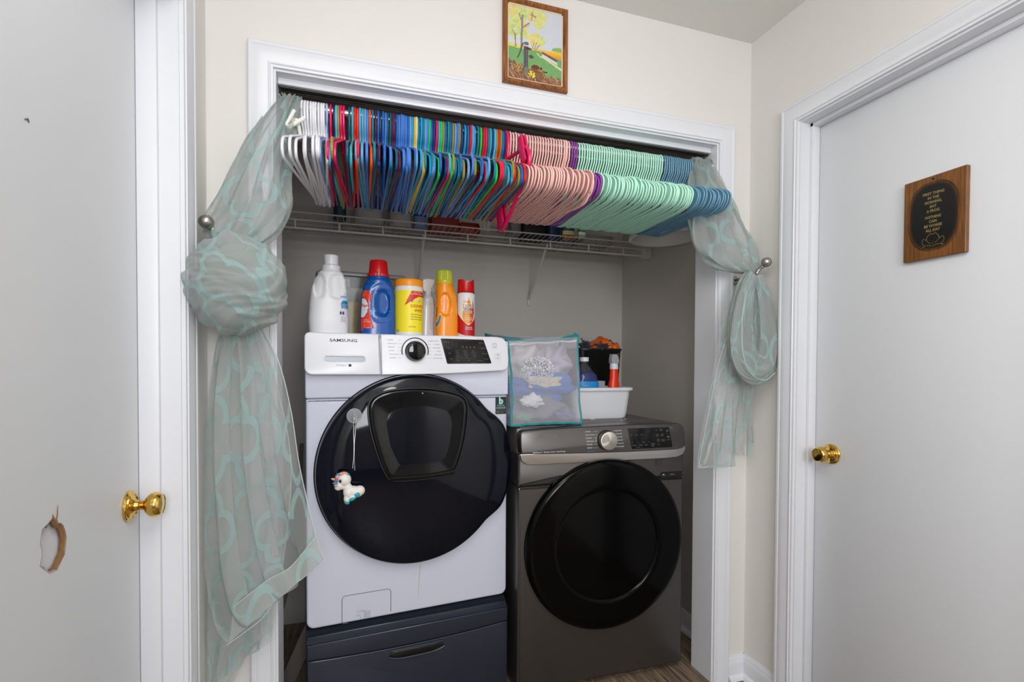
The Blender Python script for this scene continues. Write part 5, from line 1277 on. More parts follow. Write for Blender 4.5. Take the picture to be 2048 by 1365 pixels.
blob('crumpled_towel', 'grey towel at the bottom of the mesh bag', 'towel', (.70, .250, 1.036), (.14, .075, .056), (0.50, 0.50, 0.56), 3, .3, group=None)
blob('folded_shirt', 'light blue garment in the middle of the mesh bag', 'garment', (.715, .268, 1.112), (.148, .070, .066), (0.22, 0.48, 0.82), 8, .35)
blob('crumpled_shirt', 'off-white garment filling the upper left of the mesh bag', 'garment', (.645, .335, 1.222), (.095, .08, .085), (0.90, 0.88, 0.88), 14, .25)
blob('crumpled_blouse', 'mauve patterned garment filling the upper right of the mesh bag', 'garment', (.775, .335, 1.212), (.085, .08, .085), (0.82, 0.78, 0.85), 17, .3)
blob('sock', 'cream sock curled beneath the silver ball in the mesh bag', 'sock', (.700, .224, 1.138), (.070, .022, .026), (0.92, 0.86, 0.77), 21, .25)
blob('handkerchief', 'small white cloth at the lower left of the mesh bag', 'cloth', (.640, .190, 1.072), (.050, .018, .028), (0.92, 0.92, 0.93), 27, .25)
blob('green_cloth', 'green cloth at the bottom left corner of the mesh bag', 'cloth', (.605, .186, 1.012), (.036, .014, .016), (0.38, 0.62, 0.52), 31, .3)
blob('blue_cloth', 'slate blue cloth at the bottom right of the mesh bag', 'cloth', (.770, .186, 1.014), (.045, .014, .020), (0.45, 0.48, 0.62), 35, .3)
# silver glittering tinsel ball: many facets
rr = random.Random(4); mb = MB()
for i in range(2600):
    n = Vector((rr.gauss(0, 1), rr.gauss(0, 1), rr.gauss(0, 1))).normalized(); k = 1-0.14*rr.random()
    p = Vector((n.x*.070*k, n.y*.034*k, n.z*.054*k)); a = Vector((rr.gauss(0, 1), rr.gauss(0, 1), rr.gauss(0, 1))).normalized(); b2 = a.cross(n+Vector((rr.gauss(0, .6), rr.gauss(0, .6), rr.gauss(0, .6)))).normalized()
    s_ = rr.uniform(.0018, .0042); mb.add([p, p+a*s_, p+a*s_+b2*s_*.8, p+b2*s_*.8], [(0, 1, 2, 3)])
o = obj('silver_tinsel_ball', mb, mat('silver_tinsel', (0.97, 0.97, 0.99), 0.12, 0.0), None, smooth=False); o.location = (.668, .208, 1.184)
tag(o, 'glittering silver tinsel scrubber ball inside the mesh bag', 'ball')
# ------------------------------------------------------------------ white tub and its contents
tub = thing('plastic_dish_tub', 'rectangular white plastic tub on the dryer beside the mesh bag', 'tub', (0, 0, .9778))
o_ = rrect(.875, 1.165, .345, .560, .035, 6); i_ = [(x*1, y*1) for x, y in inset(o_, .004)]
mb = MB(); n = len(o_); cx, cy = 1.02, .4525; vs = []
for pl, z, k in ((o_, 0.0, .86), (o_, .006, .885), (o_, .03, .91), (o_, .118, .985), (inset(o_, -.010), .120, 1.0), (inset(o_, -.011), .129, 1.0), (inset(o_, -.006), .133, 1.0), (o_, .132, .99), (i_, .125, .975), (i_, .02, .89), (i_, .006, .86)):
    for x, y in pl: vs.append((cx+(x-cx)*k, cy+(y-cy)*k, z))
fs = []
for i in range(10):
    for j in range(n): fs.append((i*n+j, i*n+(j+1) % n, (i+1)*n+(j+1) % n, (i+1)*n+j))
fs += [tuple(range(n))[::-1], tuple(10*n+j for j in range(n))]; mb.add(vs, fs); obj('basin', mb, 'whiteplast', tub, ang=60)
jug = thing('cleaner_jug', 'clear jug of blue liquid with white cap standing in the white tub', 'bottle', (.972, .42, .986))
S = [(0, 0, 0, .050, .040, 3), (.01, 0, 0, .054, .043, 3), (.135, 0, 0, .055, .044, 3), (.170, .0, 0, .049, .040, 2.6), (.205, -.004, 0, .028, .027, 2.2), (.226, -.006, 0, .015, .015, 2), (.238, -.006, 0, .014, .014, 2)]
Lj = Loft(smoothsec(S)); obj('bottle_wall', Lj.body(48), mat('clear_jug', (0.5, 0.53, 0.56), 0.05, alpha=0.16), jug, ang=60)
Lq = Loft([(z+0.002, a, b, c-.002, d-.002, e) for z, a, b, c, d, e in smoothsec(S) if z < .190]); obj('blue_liquid', Lq.body(48), mat('blue_liquid', (0.02, 0.16, 0.50), 0.1, alpha=0.92), jug, 'deep blue liquid', ang=60)
mb = MB(); mb.lathe([(.0195, .236), (.0195, .252), (.018, .254), (0, .254)], 32, T=trans(-.006, 0, 0)); obj('cap', mb, 'whiteplast', jug)
mb = patch(Lj, 0, 0, .035, .150, lambda u, v: (0.10, 0.55, 0.82) if ell(u, v, .5, .42, .42, .30) > 1 or v > .75 else ((0.75, 0.85, 0.92) if ell(u, v, .5, .42, .36, .25) > 1 else (0.15, 0.45, 0.75)), 30, 26, off=.0007, th0=math.radians(-150), th1=math.radians(-22)); obj('label', mb, 'print', jug, 'bright blue label')
t = TX(); fj = lambda ox, oz: (lambda x, y: Lj.front(ox+x, oz+y, .0015)); t.t('Windshield', .004, fj(-.018, .132), 0); t.t('RAIN', .012, fj(-.002, .086), 1, bold=.03); t.t('washer fluid', .006, fj(.0, .068), 0); obj('label_print', t.mb, ['inkwhite', 'inkred'], jug, smooth=False)
spr = thing('stain_spray_bottle', 'red spray bottle with clear cap standing in the white tub', 'spray bottle', (1.128, .45, .986))
S = [(0, 0, 0, .034, .022, 2.6), (.008, 0, 0, .037, .025, 2.6), (.08, 0, 0, .034, .023, 2.4), (.13, 0, 0, .026, .019, 2.2), (.165, 0, 0, .020, .016, 2), (.204, 0, 0, .018, .015, 2)]
Ls = Loft(smoothsec(S)); obj('body', Ls.body(40), mat('red_orange_plastic', (0.93, 0.22, 0.07), 0.3), spr, ang=60)
obj('label', patch(Ls, 0, 0, .05, .128, lambda u, v: (0.90, 0.90, 0.92) if v < .75-.9*abs(u-.42) and v > .60-1.2*abs(u-.42) else ((0.15, 0.35, 0.75) if v < .60-1.2*abs(u-.42) else None), 30, 30, off=.0007, th0=math.radians(-160), th1=math.radians(-20)), 'print', spr, 'white and blue arc label')
mb = MB(); mb.lathe([(.019, .203), (.0195, .207), (.0185, .228), (0, .229)], 28, sx=1.0); obj('collar', mb, 'whiteplast', spr)
mb = MB(); mb.slab([(-.017, .228), (.018, .228), (.020, .240), (.015, .262), (.006, .271), (-.004, .268), (-.014, .270), (-.019, .245)], -.014, .014, .003); obj('spray_cap', mb, mat('frosted_cap', (0.70, 0.71, 0.72), 0.15, alpha=.8), spr)
gb = thing('small_box', 'small light grey box standing in the white tub between the bottles', 'box', (1.062, .47, .986))
mb = MB(); mb.box(-.022, .022, -.02, .02, 0, .150, bev=.002); obj('carton', mb, mat('grey_carton', (0.62, 0.62, 0.65), 0.5), gb)
# black waste bin with orange bag
bn = thing('black_waste_bin', 'black plastic bin behind the white tub in the closet corner', 'bin', (1.165, .735, .9778))
mb = MB(); vs = []; fs = []; n = 40
def sq(a, r, e=5): c, s = math.cos(a), math.sin(a); return (math.copysign(abs(c)**(2/e), c)*r, math.copysign(abs(s)**(2/e), s)*r*.85)
for (r, z) in ((.100, 0), (.104, .004), (.122, .300), (.126, .302), (.126, .312), (.120, .312), (.118, .295), (.098, .01)):
    for j in range(n): x, y = sq(2*PI*j/n, r); vs.append((x, y, z))
for i in range(7):
    for j in range(n): fs.append((i*n+j, i*n+(j+1) % n, (i+1)*n+(j+1) % n, (i+1)*n+j))
fs += [tuple(range(n))[::-1], tuple(7*n+j for j in range(n))]; mb.add(vs, fs); obj('bucket', mb, mat('bin_black', (0.055, 0.055, 0.055), 0.5), bn, ang=60)
ob = thing('orange_bag', 'crumpled orange plastic bag spilling out of the black bin', 'bag', (1.18, .70, 1.275))
mb = MB(); rr = random.Random(8)
HP = [(-.078, 0.0), (-.060, .012), (-.040, .040), (-.015, .066), (.008, .078), (.030, .072), (.052, .050), (.072, .046), (.090, .050), (.096, .038)]
def fb(u, v):
    k = u*(len(HP)-1); i = min(int(k), len(HP)-2); f = k-i; x = HP[i][0]+(HP[i+1][0]-HP[i][0])*f; h = HP[i][1]+(HP[i+1][1]-HP[i][1])*(f*f*(3-2*f))
    e = min(1, u*5, (1-u)*5)
    w = .003*math.sin(40*u+6*v)+.002*math.sin(23*u-17*v)
    return (x*1.12, -(.055*e+.003)*math.cos(PI*v)+w, -.012+(h+.010)*math.sin(PI*v)**.55+w*.8)
mb.grid(fb, 80, 30)
obj('film', mb, mat('orange_film', (0.92, 0.42, 0.08), 0.28, var=0.22, scale=22), ob, ang=60)
t = MB()
for (x, z, sx_, sz_) in ((-.035, .028, .030, .006), (-.005, .040, .025, .005), (.03, .022, .03, .006), (.0, .018, .04, .006), (.045, .048, .018, .008)):
    def dq(u, v, x=x, z=z, sx_=sx_, sz_=sz_): return (x+(u-.5)*sx_*1.6, -.0595+max(0, z+(v-.5)*sz_)*.25, z+(v-.5)*sz_+.008*math.sin(u*5))
    t.grid(dq, 8, 2)
obj('dark_print', t, mat('ink_brown', (0.25, 0.13, 0.10), 0.4), ob)
blob('grey_lint', 'tuft of dark grey lint on the left rim of the black bin', 'lint', (1.085, .655, 1.302), (.030, .024, .026), (0.25, 0.24, 0.27), 44, .7, f=2.2)
blob('grey_lint', 'tuft of dark grey lint in front of the orange bag on the bin', 'lint', (1.170, .628, 1.300), (.034, .012, .014), (0.27, 0.25, 0.28), 45, .7, f=2.2)
# scraps on the dryer top
rr = random.Random(2)
for (x, y, s_, lb) in ((.955, .315, .008, 'white scrap of lint on the dryer left of the others'), (1.055, .255, .004, 'white speck of lint on the dryer near its console'), (1.10, .305, .0035, 'white speck of lint on the dryer at the tub corner')):
    blob('lint_scrap', lb, 'lint', (x, y, .9778+s_*.35), (s_*1.5, s_, s_*.4), (0.85, 0.83, 0.80), int(x*1000), .5, f=2, nu=16, nv=10)

# ------------------------------------------------------------------ things on the wire shelf
SH = 1.8235
def jugw(name, label, x, y, h=.30, r=.052, body=(0.74, 0.73, 0.72), lab=(0.22, 0.14, 0.42), cap=None, rl=(0.2, 0.55), cat='bottle', e=2.8, d=.75):
    t = thing(name, label, cat, (x, y, SH)); S = [(0, 0, 0, r*.92, r*d*.9, e), (.008, 0, 0, r, r*d, e), (h*.6, 0, 0, r*.98, r*d, e), (h*.8, 0, 0, r*.7, r*d*.8, 2.2), (h*.86, 0, 0, r*.33, r*.33, 2), (h*.90, 0, 0, r*.32, r*.32, 2)]
    L = Loft(smoothsec(S)); obj('body', L.body(36), mat(name+'_body%d' % int(x*1000), body, .4), t, ang=60)
    if lab: obj('label', patch(L, 0, 0, h*rl[0], h*rl[1], lambda u, v: lab if v < .55 else tuple(min(1, q+.45) for q in lab), 16, 12, off=.0007, th0=math.radians(-165), th1=math.radians(-15)), 'print', t)
    mb = MB(); mb.lathe([(r*.4, h*.88), (r*.4, h*.97), (r*.34, h), (0, h)], 24); obj('cap', mb, mat(name+'_cap%d' % int(x*1000), cap or body, .35), t)
jugw('fabric_softener_jug', 'large pale jug with a dark violet label on the wire shelf, left of its twin', .075, .76, .30, .062)
jugw('fabric_softener_jug', 'large pale jug with a dark violet label on the wire shelf, right of its twin', .212, .76, .30, .050)
jugw('blue_brush', 'dark teal ribbed bottle at the left end of the wire shelf', -.045, .74, .24, .026, (0.08, 0.22, 0.30), None, None)
jugw('blue_detergent_bottle', 'shiny pale blue bottle beside the pale jugs on the shelf', .298, .74, .24, .028, (0.45, 0.55, 0.78), (0.1, 0.2, 0.6))
t = thing('red_box', 'red orange carton lying on the wire shelf behind the hangers', 'box', (.415, .80, SH)); mb = MB(); mb.box(-.065, .065, -.06, .06, 0, .085, bev=.004); obj('carton', mb, mat('dull_red', (0.55, 0.12, 0.06), .5), t)
t = thing('red_box', 'flat red tray right of the red carton on the wire shelf', 'box', (.535, .82, SH)); mb = MB(); mb.box(-.05, .05, -.06, .06, 0, .055, bev=.012); obj('tray', mb, mat('dull_red2', (0.60, 0.15, 0.08), .4), t)
t = thing('clothespin_bundle', 'bundle of white plastic clothes pegs on the wire shelf', 'clothes pegs', (.592, .70, SH))
for i in range(9):
    mb = MB(); a = -0.35+0.085*i; mb.tube([(0.004*i-.016, .006*(i % 3), .004), (0.004*i-.016+.055*math.sin(a), .004*(i % 2), .075*math.cos(a))], [.006, .0045], 8); obj('peg', mb, mat('peg_white', (0.78, 0.76, 0.72), .5) if i == 0 else bpy.data.materials['peg_white'], t)
jugw('amber_bottle', 'small amber bottle between the pegs and the white-capped bottle on the shelf', .672, .70, .115, .022, (0.62, 0.35, 0.18), (0.4, 0.45, 0.25), (0.75, 0.6, 0.5))
jugw('white_bottle', 'short grey bottle with white lid on the wire shelf', .742, .72, .13, .030, (0.45, 0.44, 0.44), None, (0.82, 0.80, 0.78))
t = thing('black_pouch', 'black pouch on the wire shelf behind the magenta hanger', 'pouch', (.86, .80, SH)); mb = MB(); mb.box(-.07, .065, -.05, .05, 0, .09, bev=.02, seg=3); obj('pouch_body', mb, mat('pouch_black', (0.06, 0.06, 0.065), .6), t)
jugw('blue_bottle', 'navy blue bottle right of the black pouch on the shelf', .965, .78, .17, .035, (0.10, 0.20, 0.36), None)
jugw('teal_bottle', 'dull blue bottle with amber base label left of the green bottle on the shelf', 1.035, .76, .17, .034, (0.20, 0.35, 0.45), (0.65, 0.42, 0.15), rl=(0.02, .3))
jugw('green_bottle', 'small green tipped bottle on the wire shelf', 1.075, .685, .10, .019, (0.30, 0.62, 0.24), (0.80, 0.80, 0.78), (0.62, 0.66, 0.62), rl=(0.0, .32))
t = thing('flat_carton', 'pale printed carton lying flat at the right of the wire shelf', 'box', (1.19, .80, SH)); mb = MB(); mb.box(-.085, .085, -.07, .07, 0, .040, bev=.002); obj('carton', mb, mat('pale_carton', (0.60, 0.58, 0.55), .6), t)
tx_ = TX(); tx_.t('FRAGILE', .010, flat((-.04, -.0705, .02), (1, 0, 0), (0, 0, 1)), 0); obj('print', tx_.mb, ['inkblack'], t, smooth=False)
t = thing('paper_sheet', 'loose pinkish paper sheet on the wire shelf near the right end', 'paper', (1.285, .72, SH)); mb = MB(); mb.grid(lambda u, v: ((u-.5)*.10+.02*v, (v-.5)*.09, .002+.008*math.sin(3*u)*v), 8, 8); mb.grid(lambda u, v: ((u-.5)*.10+.02*v, (v-.5)*.09, .001+.008*math.sin(3*u)*v), 8, 8, flip=True); obj('sheet', mb, mat('pale_paper', (0.72, 0.60, 0.57), .7), t)
# round tub hanging bottom-down by the right closet wall
rt_ = thing('round_plastic_basin', 'round white plastic basin hanging by the right closet wall behind the blue hangers', 'basin', (1.302, .335, 1.758))
mb = MB(); mb.lathe([(.120, .035), (.128, .018), (.134, .002), (.142, 0.0), (.148, .002), (.149, .012), (.138, .05), (.122, .075), (.09, .09), (0, .092)], 72, cap0=False); mb.lathe([(.120, .035), (.110, .068), (.08, .082), (0, .086)], 72, cap0=False); obj('shell', mb, mat('basin_plastic', (0.90, 0.895, 0.89), .45), rt_, ang=60)
mb = MB(); mb.tube([(.144, 0, .05), (.148, 0, .075), (.150, 0, .09)], .003, 8); obj('wall_hook', mb, 'nickel', rt_)

# ------------------------------------------------------------------ framed needlework picture
pic = thing('framed_picture', 'small wood-framed farm scene hanging above the closet', 'picture', (0, 0, 0))
PX0, PX1, PZ0, PZ1 = .463, .688, 2.110, 2.383
fw = .017
mb = MB(); P = [(0, 0.001), (0, .012), (.004, .016), (.012, .015), (fw, .009), (fw, .001)]; vs = []
cs_ = [(PX0, PZ0, 1, 1), (PX1, PZ0, -1, 1), (PX1, PZ1, -1, -1), (PX0, PZ1, 1, -1)]
for (x, z, a, b2) in cs_:
    for (o1, h) in P: vs.append((x+a*o1, -h, z+b2*o1))
n = len(P)
for k in range(4):
    q = MB(); kk = (k+1) % 4; q.add(vs[k*n:(k+1)*n]+vs[kk*n:(kk+1)*n], [(i, i+1, n+i+1, n+i) for i in range(n-1)]+[tuple(range(n))[::-1], tuple(range(n, 2*n))]); obj('frame_rail', q, 'oak', pic)
def vn(x, y):
    i, j = math.floor(x), math.floor(y); f, g = x-i, y-j; f = f*f*(3-2*f); g = g*g*(3-2*g)
    def h(a, b): q = math.sin(a*127.1+b*311.7)*43758.5453; return q-math.floor(q)
    return (h(i, j)*(1-f)+h(i+1, j)*f)*(1-g)+(h(i, j+1)*(1-f)+h(i+1, j+1)*f)*g
def art(u, v):
    base_ = (0.80, 0.81, 0.84)
    # u right, v up; a stitched autumn farm scene
    nz = 2*vn(u*60, v*70)-1; n2 = vn(u*11+3, v*13)
    c = (0.80, 0.81, 0.84)
    if nz > .5: c = (0.77, 0.79, 0.83)
    hill = 0.475-0.02*math.sin(u*3)+0.02*(u > .85)
    if v < hill: c = (0.88, 0.80, 0.35) if u < .5 else (0.90, 0.56+.25*(v-.38)/.1, 0.22)
    if u > .8 and 0.47 < v < 0.50+0.03*math.sin((u-.8)*12): c = (0.55, 0.68, 0.40)
    g = 0.44-0.02*math.sin(u*4+.5)-0.22*max(0, u-.55)
    if v < g: c = (0.45+.03*nz, 0.64+.03*nz, 0.40)
    # barn
    if .62 < u < .90:
        b0 = .385-.28*(u-.62)
        if b0-.02 < v < b0+.035: c = (0.80, 0.80, 0.80)
        if b0+.02 < v < b0+.05: c = (0.48, 0.28, 0.22)
    # path
    pth = .40-.30*(u-.52) if u > .6 else .40-.6*(u-.52)
    if u > .52 and abs(v-pth+.06*(u-.5)) < .008+.014*(u-.5) and v < g+.01: c = (0.84, 0.84, 0.66)
    # foliage masses
    def tree(cx, cy, rx, ry, f, cc):
        w_ = .80+.55*vn(u*12*f+cx*9, v*14*f)
        return ell(u, v, cx, cy, rx*w_, ry*w_) < 1
    def leaf(): 
        q = vn(u*26, v*30)*.6+vn(u*70, v*80)*.4; p = vn(u*7+5, v*8)
        c1 = (0.78, 0.80, 0.42) if p > .45 else (0.68, 0.76, 0.45); c2 = (0.88, 0.86, 0.58)
        if p > .72: c1 = (0.86, 0.72, 0.40)
        return tuple(a*q+b*(1-q) for a, b in zip(c1, c2)) if q > .28 else (0.82, 0.83, 0.74)
    if tree(.12, .92, .26, .13, 1, 0) or tree(.40, .95, .26, .12, 1.3, 0) or tree(.55, .85, .12, .11, 1.1, 0) or tree(.24, .74, .16, .06, 1, 0): c = leaf()
    if tree(.10, .66, .13, .10, 1.4, 0) or tree(.24, .63, .12, .09, 1.2, 0): c = leaf()
    if tree(.50, .575, .17, .085, 1.2, 0): c = leaf()
    for (x0, y0, x1, y1, w_) in ((.24, .42, .26, .86, .018), (.26, .70, .38, .78, .010), (.25, .78, .20, .88, .010), (.14, .44, .13, .60, .012), (.13, .58, .08, .64, .006), (.44, .44, .47, .53, .006), (.47, .43, .52, .54, .006), (.49, .43, .58, .52, .006), (.42, .90, .50, .88, .010), (.42, .82, .44, .94, .007)):
        tt = max(0, min(1, ((u-x0)*(x1-x0)+(v-y0)*(y1-y0))/((x1-x0)**2+(y1-y0)**2))); dd_ = math.hypot(u-x0-(x1-x0)*tt, v-y0-(y1-y0)*tt)
        if dd_ < w_: c = (0.55, 0.52, 0.52)
    # grass foreground
    gr = .26-.20*u+.02*math.sin(u*60) if u < .75 else .11+.015*math.sin(u*50)
    if v < gr:
        q = 3.4*vn((u*1.0+v*.8)*70, (u*.3-v)*18)-1.7+.4*nz
        c = (0.62, 0.42, 0.30) if q > .3 else ((0.45, 0.30, 0.24) if q > -.8 else (0.70, 0.58, 0.40))
    if ell(u, v, .16, .15, .07, .05) < 1 and nz > 0: c = (0.75, 0.65, 0.25)
    # pump
    if .28 < u < .36 and .16 < v < .46: c = (0.32, 0.31, 0.33) if (u*100) % 2.2 > .5 else (0.45, 0.44, 0.46)
    if ell(u, v, .33, .50, .045, .025) < 1: c = (0.42, 0.42, 0.44)
    if ell(u, v, .42, .335, .045, .024) < 1: c = (0.35, 0.30, 0.28)
    if ell(u, v, .37, .435, .055, .018) < 1: c = (0.40, 0.18, 0.14)
    if .29 < v < .50 and abs(u-(.14+.12*((v-.25)/.22)**.7)) < .013: c = (0.33, 0.33, 0.34)
    # bucket, birds, flowers
    if .42 < u < .64 and abs(v-(.15-.25*(u-.42))) < .05: c = (0.55, 0.40, 0.25) if math.sin(v*260) > 0 else (0.42, 0.28, 0.18)
    if ell(u, v, .50, .205, .075, .03) < 1: c = (0.45, 0.20, 0.14)
    if ell(u, v, .61, .175, .05, .022) < 1: c = (0.70, 0.48, 0.22)
    if ell(u, v, .60, .20, .02, .014) < 1 or (.64 < u < .72 and abs(v-.165) < .007): c = (0.10, 0.09, 0.09)
    if ell(u, v, .42, .10, .08, .05) < 1 and nz > -.1: c = (0.92, 0.82, 0.25)
    if ell(u, v, .33, .14, .04, .05) < 1 and nz > -.3: c = (0.38, 0.50, 0.36)
    return lin(c)
mb = MB(); a0, a1, b0, b1 = PX0+fw, PX1-fw, PZ0+fw, PZ1-fw
mb.grid(lambda u, v: (a0+(a1-a0)*u, -.0075, b0+(b1-b0)*v), 110, 136, col=art); obj('needlework', mb, attr_mat('needlework', .8), pic, 'flat autumn farm scene with a water pump')
mb = MB()
for (x0, x1, z0, z1) in ((a0, a0+.0025, b0, b1), (a1-.004, a1, b0, b1), (a0, a1, b0, b0+.002), (a0, a1, b1-.004, b1)): mb.box(x0, x1, -.0085, -.007, z0, z1)
obj('slip', mb, mat('cream_slip', (0.84, 0.80, 0.70), .6), pic)
mb = MB(); mb.box(PX0+.004, PX1-.004, -.004, -.0005, PZ0+.004, PZ1-.004); obj('backing', mb, 'oak', pic)

# ------------------------------------------------------------------ plaque on the right door
pq = thing('door_plaque', 'oak plaque with a black oval, gold lettering and a frog, on the right door', 'plaque', (XFR, 0, 0))
# local flat coordinates: s = distance from the left edge (towards the viewer), z up
PY0, PZb = -.5275, 1.4995
def pf(x, y): return lambda a, b: (-.0150, PY0-(x+a), PZb+(y+b)+.004*(1-(x+a)/.154))
mb = MB(); mb.box(-.014, -.0005, PY0-.154, PY0, PZb, PZb+.224, bev=.0012, seg=1)
obj('board', mb, 'plaque', pq)
ov = []
for i in range(72):
    a = 2*PI*i/72; e = 2.5; c, s = math.cos(a), math.sin(a); ov.append((.0765+math.copysign(abs(c)**(2/e), c)*.0585, .112+math.copysign(abs(s)**(2/e), s)*.088))
mb = MB(); g0 = pf(0, 0)
mb.add([(-.0146, g0(x, y)[1], g0(x, y)[2]) for x, y in ov], [tuple(range(72))]); obj('oval_field', mb, mat('plaque_black', (0.045, 0.035, 0.035), .35), pq, smooth=False)
mb = MB()
for i in range(120):       # rope border of short slanted strokes
    a = 2*PI*i/120; e = 2.5; c, s = math.cos(a), math.sin(a)
    p = Vector((.0765+math.copysign(abs(c)**(2/e), c)*.062, .112+math.copysign(abs(s)**(2/e), s)*.0915)); t_ = Vector((-s, c)); nn_ = Vector((c, s)); d = (t_*.7+nn_*.7).normalized()
    q = [p-d*.0042-t_*.0009, p+d*.0042-t_*.0009, p+d*.0042+t_*.0009, p-d*.0042+t_*.0009]; mb.add([(-.0147, g0(*z)[1], g0(*z)[2]) for z in q], [(0, 1, 2, 3)])
obj('rope_border', mb, mat('plaque_burn', (0.10, 0.06, 0.045), .5), pq, smooth=False)
mb = MB(); inn = [((x-.0765)*.955+.0765, (y-.112)*.97+.112) for x, y in ov]; inn2 = [((x-.0765)*.945+.0765, (y-.112)*.963+.112) for x, y in ov]
for i in range(72):
    j = (i+1) % 72; mb.add([(-.0148, g0(*z)[1], g0(*z)[2]) for z in (inn[i], inn[j], inn2[j], inn2[i])], [(0, 1, 2, 3)])
obj('inner_line', mb, mat('plaque_line', (0.35, 0.24, 0.15), .5), pq, smooth=False)
t = TX(); zz = .1735
for i, (s_, w_) in enumerate((('FIRST THING', .053), ('IN THE', .028), ('MORNING,', .042), ('EAT', .017), ('A FROG', .032), (None, 0), ('NOTHING', .039), ('CAN', .019), ('BE WORSE', .044), ('ALL DAY', .036))):
    if s_: t.t(s_, .0072, pf(.0765, zz), 0, wid=w_, bold=.03); zz -= .0119
    else: zz -= .005
obj('lettering', t.mb, ['inkgold'], pq, smooth=False)
fr_ = MB()
def stroke(pts, r=.0008):
    for a, b in zip(pts, pts[1:]):
        a, b = Vector(a), Vector(b); d = (b-a).normalized() if (b-a).length else Vector((1, 0)); n_ = Vector((-d.y, d.x))*r
        fr_.add([(-.0150, g0(*z)[1], g0(*z)[2]) for z in (a-n_-d*r*.5, b-n_+d*r*.5, b+n_+d*r*.5, a+n_-d*r*.5)], [(0, 1, 2, 3)])
def cv(P, n=24): return [tuple(interp([(x, y, 0) for x, y in P], i/n)[:2]) for i in range(n+1)]
F0 = Vector((.0765, .0365))
def q_(L): return cv([(F0.x+x, F0.y+y) for x, y in L])
stroke(q_([(-.016, .010), (-.013, .022), (-.009, .024), (-.006, .029), (-.002, .026), (.003, .026), (.007, .029), (.010, .024), (.014, .021), (.017, .010)]))
stroke(q_([(-.013, .010), (-.010, .004), (0, .001), (.010, .004), (.014, .010)])); stroke(q_([(-.016, .012), (-.024, .016), (-.026, .006), (-.020, -.002), (-.012, -.004)])); stroke(q_([(.017, .012), (.025, .016), (.028, .006), (.022, -.002), (.013, -.004)]))
stroke(q_([(-.024, -.006), (-.014, -.003), (-.004, -.005), (.004, -.005), (.014, -.003), (.026, -.006)]), .0012); stroke(q_([(-.003, .004), (-.003, -.003)])); stroke(q_([(.004, .004), (.004, -.003)])); stroke(q_([(-.006, .014), (0, .012), (.007, .014)]), .0006)
obj('frog_drawing', fr_, 'inkgold', pq, smooth=False)
mb = MB(); mb.lathe([(0, 0), (.003, 0), (.002, .002), (0, .002)], 10, T=trans(-.014, PY0-.075, PZb+.215) @ Matrix.Rotation(-PI/2, 4, 'Y')); obj('nail_hole', mb, 'black', pq)

# ------------------------------------------------------------------ suction cup, chain and unicorn charm on the washer door
ch = thing('unicorn_charm', 'white unicorn charm on a ball chain from a suction cup on the washer door', 'charm', (-.1367, .1284, 0), WA)
cm = mat('clear_rubber', (0.75, 0.77, 0.80), 0.08, alpha=.35)
SX, SZc = .142, 1.041
sy = dome(SX, SZc)
T = trans(SX, sy-.001, SZc) @ Matrix.Rotation(PI/2, 4, 'X')
mb = MB(); mb.lathe([(.0205, 0), (.0225, .0006), (.0215, .002), (.015, .0035), (.010, .006), (.0065, .007), (.006, .011), (.0075, .013), (.0065, .016), (0, .0165)], 40, T=T); obj('suction_cup', mb, cm, ch, ang=60)
mb = MB(); mb.tube([(SX+.0222*math.cos(2*PI*i/40), sy-.0022, SZc+.0222*math.sin(2*PI*i/40)) for i in range(40)], .0009, 5, True); mb.tube([(SX-.004, sy-.006, SZc-.004), (SX, sy-.018, SZc-.009), (SX+.004, sy-.022, SZc-.002)], .0022, 6); obj('cup_rim', mb, mat('cup_rim', (0.80, 0.82, 0.85), .1, alpha=.7), ch)
mb = MB()
def ballchain(P, n):
    for i in range(n):
        p = interp(P, i/(n-1)); T = Matrix.Translation(p); mb.lathe([(0, -.0011), (.0009, -.0007), (.0012, 0), (.0009, .0007), (0, .0011)], 6, T=T)
cy_ = sy-.020
ballchain([(SX-.003, cy_, SZc-.006), (SX-.004, cy_-.002, .99), (SX-.003, cy_-.004, .93), (SX-.0075, cy_-.004, .880)], 62)
ballchain([(SX+.004, cy_, SZc-.006), (SX+.001, cy_-.002, .99), (SX-.003, cy_-.004, .94), (SX-.001, cy_-.004, .874)], 62)
o = obj('ball_chain', mb, 'chrome', ch)
UC = Vector((.121, cy_-.010, .828))     # charm centre
def ub(c, r, rot=0.0, nu=28, nv=20):
    m_ = MB(); R = Matrix.Rotation(rot, 4, 'Y'); T = Matrix.Translation(UC+Vector(c)) @ R
    m_.grid(lambda u, v: (r[0]*math.cos(PI*(v-.5))*math.cos(2*PI*u), r[1]*math.cos(PI*(v-.5))*math.sin(2*PI*u), r[2]*math.sin(PI*(v-.5))), nu, nv, T=T); return m_
def joinmb(*L):
    m_ = MB()
    for q in L: m_.add(q.v, q.f)
    return m_
um = mat('charm_white', (0.92, 0.90, 0.87), .45)
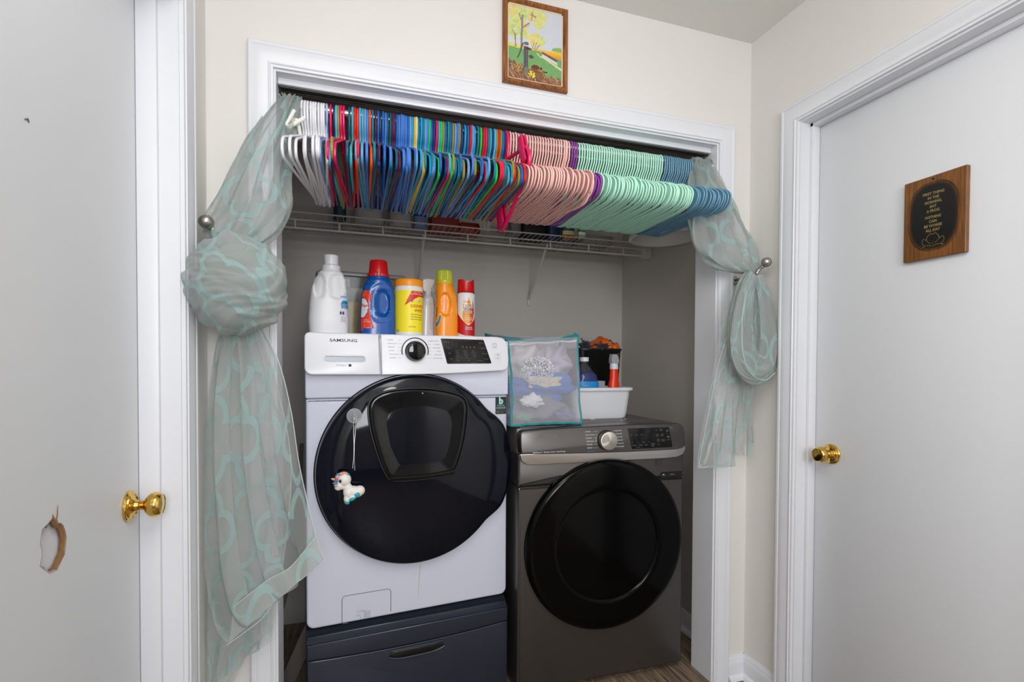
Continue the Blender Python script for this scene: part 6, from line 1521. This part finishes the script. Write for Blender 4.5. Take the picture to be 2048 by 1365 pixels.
# one continuous body: overlapping forms fused by a voxel remesh
src = joinmb(ub((.018, 0, -.020), (.026, .018, .018), .30), ub((.034, 0, -.018), (.016, .015, .016)), ub((.002, 0, -.022), (.017, .016, .022), -.25), ub((-.003, 0, -.004), (.014, .013, .022), -.35), ub((-.004, -.003, -.040), (.010, .011, .014), -.1), ub((.016, -.008, -.032), (.018, .010, .009), -.5),
             ub((-.012, 0, .020), (.021, .019, .021), .2), ub((-.024, 0, .004), (.016, .014, .013), .8), ub((-.030, 0, -.003), (.011, .011, .009), .4))
me = src.mesh('charm_src', [um]); o = bpy.data.objects.new('charm_src', me); COL.objects.link(o)
r_ = o.modifiers.new('r', 'REMESH'); r_.mode = 'VOXEL'; r_.voxel_size = .0014; r_.use_smooth_shade = True
q = o.modifiers.new('s', 'SMOOTH'); q.factor = .5; q.iterations = 8
dg = bpy.context.evaluated_depsgraph_get(); dg.update(); nm = bpy.data.meshes.new_from_object(o.evaluated_get(dg)); bpy.data.objects.remove(o)
nm.polygons.foreach_set('use_smooth', [True]*len(nm.polygons)); obj('body', nm, um, ch)
if not nm.materials: nm.materials.append(um)
hoof = mat('charm_teal', (0.12, 0.62, 0.68), .45)
obj('hooves', joinmb(ub((-.005, -.008, -.050), (.009, .007, .0055), .5), ub((.012, -.013, -.038), (.012, .006, .0062), -.55), ub((.024, -.014, -.027), (.009, .006, .0085), -.5)), hoof, ch, 'teal hooves and tail')
obj('horn', MB().lathe([(.0048, 0), (.003, .008), (.0, .014)], 14, T=Matrix.Translation(UC+Vector((-.038, -.006, .023))) @ Matrix.Rotation(-1.25, 4, 'Y')), mat('charm_peach', (0.90, 0.70, 0.52), .45), ch, 'peach horn')
obj('mane_purple', ub((-.036, -.008, .021), (.006, .006, .0085), .3), mat('charm_purple', (0.50, 0.38, 0.60), .45), ch)
obj('mane_teal', joinmb(ub((-.038, -.009, .012), (.008, .005, .004), .2), ub((-.030, -.004, .038), (.006, .006, .004)), ub((-.002, -.004, .036), (.006, .006, .005), .6)), hoof, ch)
obj('mane_pink', joinmb(ub((-.032, -.006, .031), (.0065, .007, .006), -.5), ub((-.020, -.006, .040), (.008, .008, .0045), .1), ub((-.036, -.008, .005), (.0065, .005, .0045), .4), ub((-.010, -.003, .041), (.009, .008, .004), .25)), mat('charm_pink', (0.90, 0.62, 0.58), .45), ch)
obj('eye', ub((-.0235, -.0150, .0195), (.0048, .0025, .0052), .3), 'black', ch)
obj('eye_highlight', joinmb(ub((-.0205, -.0170, .0215), (.0020, .0015, .0022)), ub((-.0190, -.0160, .0170), (.0024, .0012, .0022))), mat('charm_eye_blue', (0.62, 0.70, 0.90), .3), ch)

# ------------------------------------------------------------------ clutter left of the pedestal
bd = thing('leaning_board', 'dim grey board leaning in the gap left of the pedestal', 'board', (-.255, .30, 0), 0)
mb = MB(); mb.box(-.025, .025, -.008, .008, 0, .46, bev=.002, T=Matrix.Rotation(.42, 4, 'Y')); o = obj('board_plank', mb, mat('grey_board', (0.33, 0.31, 0.29), .6, var=.1), bd); o.location = (-.0, 0, .011)
dh = thing('drain_hose', 'thin grey hose behind the leaning board left of the washer', 'hose', (0, 0, 0))
mb = MB(); mb.tube([interp([(-.30, .36, .01), (-.255, .37, .25), (-.215, .38, .42), (-.185, .40, .62), (-.18, .5, .9)], i/20) for i in range(21)], .007, 8); obj('hose', mb, mat('hose_grey', (0.35, 0.34, 0.33), .5), dh)
